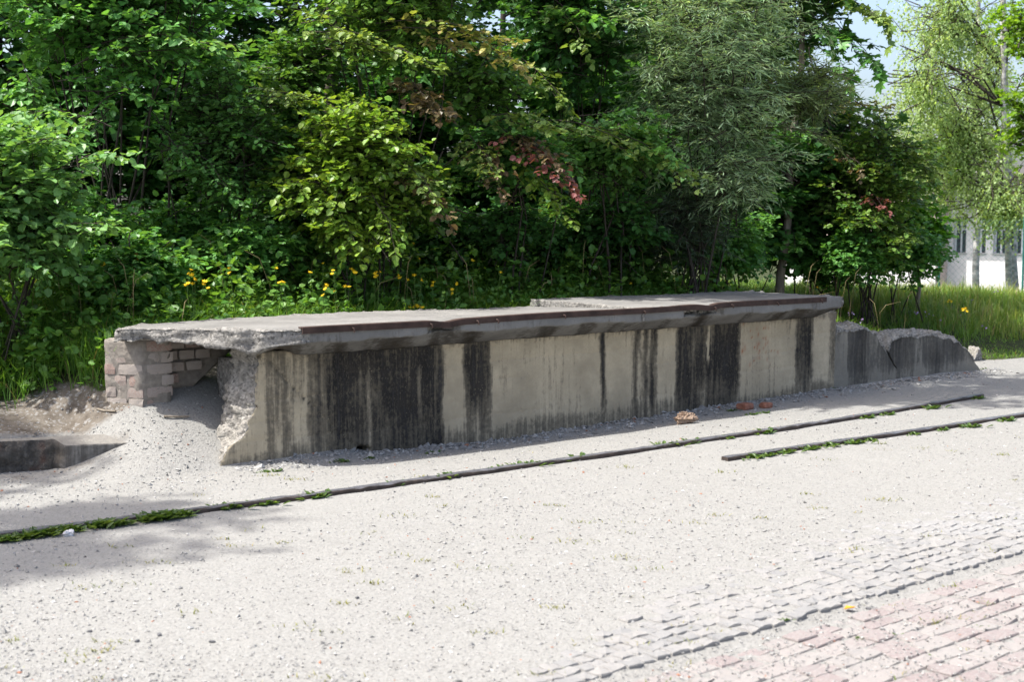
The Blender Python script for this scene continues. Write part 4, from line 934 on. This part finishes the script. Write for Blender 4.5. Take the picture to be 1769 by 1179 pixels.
# seed stalks
r = np.random.default_rng(93); xy, s, t = grass_area(240, -1.5, 9.5, -4.5, -1.1, 94); n = len(xy)
z_ = terrain(xy[:, 0], xy[:, 1]); h_ = r.uniform(.35, .75, n); le = r.normal(0, .12, (n, 2)); b_ = np.column_stack([xy, z_])
P_ = np.stack([b_, b_ + np.column_stack([le * .3, h_ * .55]), b_ + np.column_stack([le * .75, h_ * .9]), b_ + np.column_stack([le * 1.4, h_])], 1)
tv, tq = tubes(P_, np.tile(np.array([[.0011, .0009, .0026, .0007]]), (n, 1)), 4)
M_STRAW = m_plain('straw', (.22, .17, .08), (.36, .29, .15), 8, .9)
tag(link('seed_stalks', make_mesh('seed_stalks', tv, tq), M_STRAW), 'thin dry grass stalks with seed heads on the bank', 'grass', None, 'stuff')
# sparse grass on the gravel and in the paving joints
r = np.random.default_rng(95); cen = scatter_ground(170, 96); tt_ = st_of(cen[:, 0], cen[:, 1])[1]; cen = cen[(tt_ > .35) & (cen[:, 1] < 11)]
xy = np.concatenate([c + r.normal(0, 1, (r.integers(8, 30), 2)) * np.array([.05, .025]) * r.uniform(.4, 1.3) for c in cen])
blades('gravel_grass', 'sparse short yellowish grass tufts in the gravel', xy, r.uniform(.012, .035, len(xy)), np.full(len(xy), .006), ((.10, .14, .03), (.26, .24, .09)), 97, .9)

# ------------------------------------------------------------------ weeds along the rails and the wall
def rosette(seed, n, spread):
    r = np.random.default_rng(seed); pl = Plant(seed); an = r.uniform(0, 6.28, n); el = r.uniform(.25, .9, n)
    pl.ld.append(norm(np.column_stack([np.cos(an), np.sin(an), el]))); pl.lp.append(np.column_stack([r.normal(0, spread, n), r.normal(0, spread * .45, n), np.full(n, .002)]))
    nr = norm(np.column_stack([-np.cos(an) * el, -np.sin(an) * el, np.ones(n)])); pl.ln.append(nr); c1, c2 = np.array((.035, .085, .015)), np.array((.11, .17, .045)); pl.lc.append((c1 + (c2 - c1) * r.random((n, 1)))); pl.ll.append(r.uniform(.04, .085, n))
    m = pl.leaves('oval', .55); m.materials.append(M_LEAF); return m
ROS = [rosette(400 + i, 26 + 8 * (i % 3), .05) for i in range(5)]; ROSW = [rosette(410 + i, 70, .05) for i in range(3)]
ORD = 'first second third fourth fifth sixth seventh eighth ninth tenth eleventh twelfth thirteenth fourteenth fifteenth sixteenth seventeenth eighteenth nineteenth twentieth'.split()
def weeds(px, label, group, wide=False, sc=1.0, dv=0, zz=0.0):
    label0 = label
    for iw, (u, v) in enumerate(sorted(px)):
        label = label0 + ', ' + ORD[iw] + ' from the left'
        p = G(u, v + dv, zz); o = bpy.data.objects.new('weed_clump', (ROSW if wide else ROS)[rng.integers(3)]); COL.objects.link(o)
        o.location = (p[0], p[1], float(tz(p[0], p[1])[0])); o.rotation_euler = (0, 0, ANG + rng.normal(0, .15)); o.scale = (sc * rng.uniform(.75, 1.2),) * 3; tag(o, label, 'weed', group)
weeds([(8, 932), (38, 927), (66, 922), (84, 918), (120, 914), (178, 907), (206, 903), (262, 895), (284, 892), (312, 888)], 'dense dandelion clump beside the long rail in the near left', 'dandelion clumps at the left end of the long rail', True, .85, 5)
weeds([(390, 877), (455, 869), (545, 857), (680, 837), (775, 824), (870, 809), (900, 805), (920, 802), (995, 792), (1150, 769), (1190, 764), (1320, 746), (1255, 756), (1500, 719), (1535, 714), (1610, 702), (1690, 686)], 'small green weed clump along the near side of the long rail', 'weed clumps along the long rail', False, .75, 3)
weeds([(1303, 790), (1325, 786), (1357, 781), (1400, 775), (1435, 770), (1475, 764), (1505, 760), (1580, 748), (1630, 740), (1677, 735), (1740, 725)], 'green weed clump along the near side of the short rail', 'weed clumps along the short rail', False, .68, 3)
weeds([(458, 813), (476, 812), (590, 795), (640, 788), (750, 776), (1265, 706), (1300, 714), (1322, 712), (1440, 676), (236, 735), (88, 806), (1700, 640)], 'tiny green weed at the foot of the old concrete', 'tiny weeds at the foot of the concrete', False, .45)
weeds([(1355, 1072), (1485, 1096), (1540, 1090), (1600, 1128), (1690, 1075)], 'tiny grass tuft in a joint of the red paving', 'tufts in the paving joints', False, .28)

# ------------------------------------------------------------------ wild flowers
M_YEL = m_plain('yellow_petals', (.72, .46, .01), (.85, .62, .03), 60, .6); M_PUR = m_plain('purple_petals', (.30, .20, .42), (.45, .34, .55), 60, .6); M_STEM = m_plain('flower_stem', (.05, .10, .02), (.09, .15, .035), 30, .7)
def head_mesh(mat, r0):
    v = []; T = []
    for k in range(14):
        a = k * 2 * math.pi / 14 + (.2 if k % 2 else 0); w = .26; rr = r0 * (1.0 if k % 2 else .85); z = .25 * r0 * (k % 2)
        i = len(v); v += [(0, 0, 0), (rr * .75 * math.cos(a - w), rr * .75 * math.sin(a - w), z), (rr * math.cos(a), rr * math.sin(a), z + .1 * r0), (rr * .75 * math.cos(a + w), rr * .75 * math.sin(a + w), z)]; T += [[i, i + 1, i + 2], [i, i + 2, i + 3]]
    i = len(v)
    for k in range(8): v.append((r0 * .35 * math.cos(k * .785), r0 * .35 * math.sin(k * .785), .18 * r0))
    v.append((0, 0, .42 * r0)); v.append((0, 0, -.5 * r0))
    for k in range(8): T += [[i + k, i + (k + 1) % 8, i + 8], [i + (k + 1) % 8, i + k, i + 9]]
    m = make_mesh('flower_head', np.array(v), None, np.array(T), smooth=False); m.materials.append(mat); return m
HY = head_mesh(M_YEL, .0195); HP = head_mesh(M_PUR, .014)
def flower(u, v, name, label, group, hm, want):
    dd = np.arange(9.5, 24, .15); r_ = ray(u, v); kk = dd / r_[1]; X_, Z_ = r_[0] * kk, H + r_[2] * kk; gz_ = terrain(X_, dd); s_, t_ = st_of(X_, dd)
    e = np.abs(Z_ - gz_ - want) + 9.0 * ((t_ > np.where(s_ < 6.4, -1.15, -.8)) | (Z_ - gz_ < .08)); k = int(np.argmin(e))
    if e[k] > 5: return
    best = (e[k], np.array([X_[k], dd[k], Z_[k]]), gz_[k])
    e, p, gz_ = best; b = np.array([p[0] + rng.normal(0, .05), p[1] + .02, gz_]); o = thing(name, label, 'flower', tuple(b), 0, group)
    q = p - b; tv, tq = tubes(np.array([[[0, 0, 0], q * [.3, .3, .5], q]]), np.array([[.003, .0025, .002]]), 5); link('stem', make_mesh('stem', tv, tq), M_STEM, o)
    for k in range(rng.integers(1, 4)):
        h = link('flower_head', hm, None, o, tuple(q + (rng.normal(0, .024, 3) if k else 0))); h.rotation_euler = (rng.normal(.5, .3), rng.normal(0, .3), rng.uniform(0, 6)); h.scale = (rng.uniform(.85, 1.2),) * 3
YF = [(95, 172), (318, 235), (345, 260), (388, 270), (335, 280), (308, 285), (495, 212), (697, 212), (730, 272), (715, 275), (848, 230), (890, 180), (905, 190), (930, 183), (948, 222), (1028, 215), (1045, 232), (918, 285), (955, 313), (1000, 292), (905, 330), (1130, 68), (1140, 228), (1155, 228), (1133, 250), (1195, 100), (1208, 100), (1240, 145), (1297, 105), (1325, 170), (1353, 50), (1378, 65), (1240, 255), (1275, 262), (1303, 243), (1335, 263), (1380, 288), (1490, 280), (1535, 143), (1557, 178), (1470, 322), (1680, 230), (1300, 383), (1335, 383), (1283, 383), (1320, 380)]
for (a_, b_) in YF: flower(200 + a_ / 2.527, 380 + b_ / 2.527, 'yellow_wildflower', 'yellow wildflower on a thin stem in the bank grass behind the platform', 'yellow wildflowers on the bank', HY, .55)
for (a_, b_) in [(178, 435), (180, 458), (1132, 417), (1160, 433), (1090, 490), (1412, 497), (1640, 519), (1664, 537), (1670, 538)]: flower(a_, b_, 'yellow_wildflower', 'yellow wildflower on a thin stem in the bank grass behind the platform', 'yellow wildflowers on the bank', HY, .5)
for (a_, b_) in [(1467, 545), (1472, 541), (1541, 498), (1518, 492), (1600, 547), (1605, 543), (1678, 519), (1718, 505), (1625, 554), (1697, 564), (1660, 545), (1490, 552), (1550, 500), (1580, 540)]: flower(a_, b_, 'purple_wildflower', 'small pale purple wildflower in the grass behind the low wall', 'purple wildflowers on the right', HP, .28)

# ------------------------------------------------------------------ small things lying about
def lump(name, label, cat, p, size, mat, seed, rot=0.0, amp=.18, flat=False, group=None, lift=.35):
    abc, q = box_grid(5, 4, 3); v = (abc - .5); k = (np.abs(v) > .49).sum(1); v = v * (1 - .10 * (k - 1)[:, None]); v = v if flat else .35 * v + .65 * norm(v) * .5; v = v + vnormals(v, q) * (amp * fbm(v + seed, 2.5, 3, seed))[:, None]
    o = link(name, make_mesh(name, v * np.array(size), q, smooth=not flat), mat, None, (p[0], p[1], float(tz(p[0], p[1])[0]) + size[2] * lift), rot); return tag(o, label, cat, group)
M_FRAG = m_plain('brick_fragment', (.20, .085, .055), (.34, .17, .12), 22, .9, .1, 0, .6, .01)
lump('brick_fragment', 'larger reddish brick fragment lying at the wall foot', 'brick', G(1287, 703), (.145, .11, .06), M_FRAG, 501, ANG + .1, .12, True)
lump('brick_fragment', 'smaller reddish brick fragment right of the larger one', 'brick', G(1323, 701), (.10, .09, .055), M_FRAG, 502, ANG - .2, .12, True)
M_PALE = m_plain('pale_stone', (.45, .45, .45), (.62, .62, .62), 20, .85)
lump('stone', 'single white stone beside the dandelions in the near left', 'stone', G(119, 927), (.045, .034, .032), M_PALE, 503, .3, .45, True)
lump('stone', 'flat brownish stone on the soil below the brick pier', 'stone', G(222, 731, .22), (.12, .08, .05), m_plain('brown_stone', (.20, .165, .13), (.34, .29, .25), 20, .9), 504, .5)
M_DST = m_plain('dark_stone', (.08, .08, .085), (.17, .17, .17), 25, .85)
for i, (u, v) in enumerate(sorted([(155, 1093), (366, 1113), (617, 1037), (1500, 1045), (1222, 1013), (237, 1111), (275, 1100)])): lump('pebble', 'small dark pebble on the pale gravel, ' + ORD[i] + ' from the left', 'pebble', G(u, v), (.024 * (.6 + .13 * (i % 4)), .018 * (.6 + .1 * (i % 3)), .011), M_DST, 510 + i, i, .35, True, 'dark pebbles on the gravel')
# crumpled brown paper
p = G(1187, 730); abc, q = box_grid(22, 16, 8); v = (abc - .5) * 2; v = norm(v) * (np.max(np.abs(v), 1, keepdims=True)); rg_ = np.abs(fbm(v, 1.6, 3, 520)); rg2 = np.abs(fbm(v, 3.1, 3, 521))
v = v * (0.62 + .9 * rg_ + .5 * rg2)[:, None] * np.array([.10, .06, .055]); v[:, 2] *= 1 - .25 * (v[:, 0] > 0)
tag(link('crumpled_paper', make_mesh('crumpled_paper', v, q, smooth=False), m_plain('brown_paper', (.19, .13, .09), (.29, .215, .16), 9, .85, .15, 0, .3, .004), None, (p[0], p[1], .035), .2), 'crumpled piece of brown paper on the gravel near the wall', 'paper')
def stick(name, label, pts, r0):
    P_ = np.array(pts)[None]; tv, tq = tubes(P_, np.full((1, len(pts)), r0) * np.linspace(1, .6, len(pts))[None], 7)
    tag(link(name, make_mesh(name, tv, tq), M_BARKG), label, 'stick')
def onsoil(u, v):
    for dd in np.arange(8.4, 12, .02):
        p = DP(u, v, dd)
        if p[2] <= tz(p[0], p[1])[0] + .012: return p
    return p
stick('stick', 'short dark stick on the pale soil in front of the hollow', [onsoil(283, 721) + [0, 0, .004], onsoil(300, 723) + [0, 0, .010], onsoil(326, 721) + [0, 0, .004]], .009)
stick('stick', 'thin curved stick on the soil at the foot of the brick pier', [onsoil(168, 707), onsoil(180, 713) + [0, 0, .01], onsoil(200, 714) + [0, 0, .012]], .010)
p = G(1469, 1049); me = make_mesh('fallen_leaf', np.array([(-.03, 0, .004), (-.01, .016, .012), (.03, .004, .006), (-.008, -.015, .010), (-.03, 0, .001), (-.01, .016, .009), (.03, .004, .003), (-.008, -.015, .007)]), np.array([[0, 3, 2, 1], [4, 5, 6, 7]]), smooth=False)
tag(link('fallen_leaf', me, m_plain('orange_leaf', (.55, .22, .02), (.75, .36, .04), 30, .6), None, (p[0], p[1], -.010), .3), 'single orange fallen leaf on the red paving', 'leaf')

# ------------------------------------------------------------------ building and fence in the background
BD = 60.0
BPHI = math.radians(40); XC = (1636 - CX) / F * BD
bw = thing('pale_building', 'low pale building with narrow white windows behind the birches', 'building', (XC, BD, 0), -BPHI)
def solid(name, x0, x1, y0, y1, z0, z1, mat, parent):
    v = np.array([(x, y_, z) for x in (x0, x1) for y_ in (y0, y1) for z in (z0, z1)], float)
    q = np.array([[0, 1, 3, 2], [4, 6, 7, 5], [0, 4, 5, 1], [2, 3, 7, 6], [0, 2, 6, 4], [1, 5, 7, 3]]); return link(name, make_mesh(name, v, q, smooth=False), mat, parent)
M_WHITE = m_plain('white_render', (.66, .64, .62), (.78, .76, .74), 2, .9); M_PINK = m_plain('pink_render', (.58, .46, .40), (.70, .57, .51), 2, .9); M_FRAME = m_plain('window_frame', (.66, .67, .68), (.74, .75, .76), 5, .6)
k = NT('window_glass'); M_GLASS = k.fin((.05, .06, .07), .08, None, .6); M_SILL = m_plain('stone_sill', (.42, .42, .42), (.52, .52, .52), 10, .8)
zb = -1.6; ztop = 3.2
def bx(u):
    kk = (u - CX) / F; return (kk * BD - XC) / (math.cos(BPHI) + kk * math.sin(BPHI))
zs = DP(1650, 438, BD)[2]; zw = zs + 1.55; xc = bx(1636)
wins = [(1645, 1667), (1679, 1701), (1714, 1736), (1750, 1772), (1786, 1808)]
edges = [xc] + [bx(e) for w_ in wins for e in w_] + [bx(1845)]
for i in range(0, len(edges), 2): solid('wall_pier', edges[i], edges[i + 1], 0, .5, zs, zw, M_WHITE, bw)
solid('wall', edges[0], edges[-1], 0, .5, zb, zs - .003, M_WHITE, bw); solid('wall_upper', edges[0], edges[-1], 0, .5, zw + .003, ztop, M_WHITE, bw)
for (a0, a1) in wins:
    x0, x1 = bx(a0), bx(a1); w_ = link('window', None, None, bw); mx_ = (x0 + x1) / 2
    solid('pane', x0 + .002, x1 - .002, .24, .26, zs + .002, zw - .002, M_GLASS, w_)
    for (c0, c1, d0, d1) in ((x0 + .004, x0 + .06, zs + .05, zw), (x1 - .06, x1 - .004, zs + .05, zw), (mx_ - .03, mx_ + .03, zs + .05, zw), (x0 + .064, mx_ - .034, zs + .98, zs + 1.05), (mx_ + .034, x1 - .064, zs + .98, zs + 1.05)): solid('frame', c0, c1, .18, .23, d0 + .003, d1 - .003, M_FRAME, w_)
    solid('sill', x0 - .04, x1 + .04, -.07, .17, zs - .001, zs + .045, M_SILL, w_)
# pinkish wing in front on the left
solid('wing_wall', bx(1380), xc - .003, -1.2, .5, zb, ztop - .1, M_PINK, bw)
solid('plinth', bx(1380), xc + .02, -1.24, -1.203, zb, -.2, M_WHITE, bw)
for a0 in (1545, 1578):
    w_ = link('window', None, None, bw); x0, x1 = bx(a0), bx(a0 + 20); solid('pane', x0, x1, -1.24, -1.204, zs, zw, M_GLASS, w_); solid('frame', (x0 + x1) / 2 - .03, (x0 + x1) / 2 + .03, -1.27, -1.243, zs, zw, M_FRAME, w_)
    solid('sill', x0 - .04, x1 + .04, -1.30, -1.207, zs - .06, zs - .003, M_SILL, w_)
M_ROOF = m_plain('roof_sheet', (.16, .15, .15), (.22, .21, .20), 3, .8); solid('roof', bx(1370), bx(1860), -1.6, 8, ztop + .003, ztop + .3, M_ROOF, bw)
fence = thing('wire_fence', 'green wire mesh fence on thin green posts before the building', 'fence', (0, 0, 0))
M_FEN = m_plain('green_coated_steel', (.02, .12, .10), (.03, .17, .14), 12, .5, .4); FD = 26.0
fz = float(tz((1690 - CX) / F * FD, FD)[0])
for u in (1500, 1622, 1767): 
    x_ = (u - CX) / F * FD; tv, tq = tubes(np.array([[[x_, FD, fz - .1], [x_, FD, fz + 1.0], [x_, FD, fz + 1.75]]]), np.full((1, 3), .022), 8); link('post', make_mesh('post', tv, tq), M_FEN, fence)
x0, x1 = (1500 - CX) / F * FD, (1830 - CX) / F * FD; W = []
hg = 1.65
for a0 in np.arange(x0 - hg, x1, .11): 
    W.append([[a0, FD, fz + .05], [a0 + hg, FD, fz + .05 + hg]]); W.append([[a0 + hg, FD + .003, fz + .05], [a0, FD + .003, fz + .05 + hg]])
W = np.array(W); tv, tq = tubes(W, np.full(W.shape[:2], .0016), 3); tag(link('wire_mesh', make_mesh('wire_mesh', tv, tq), M_FEN, fence), kind='stuff')
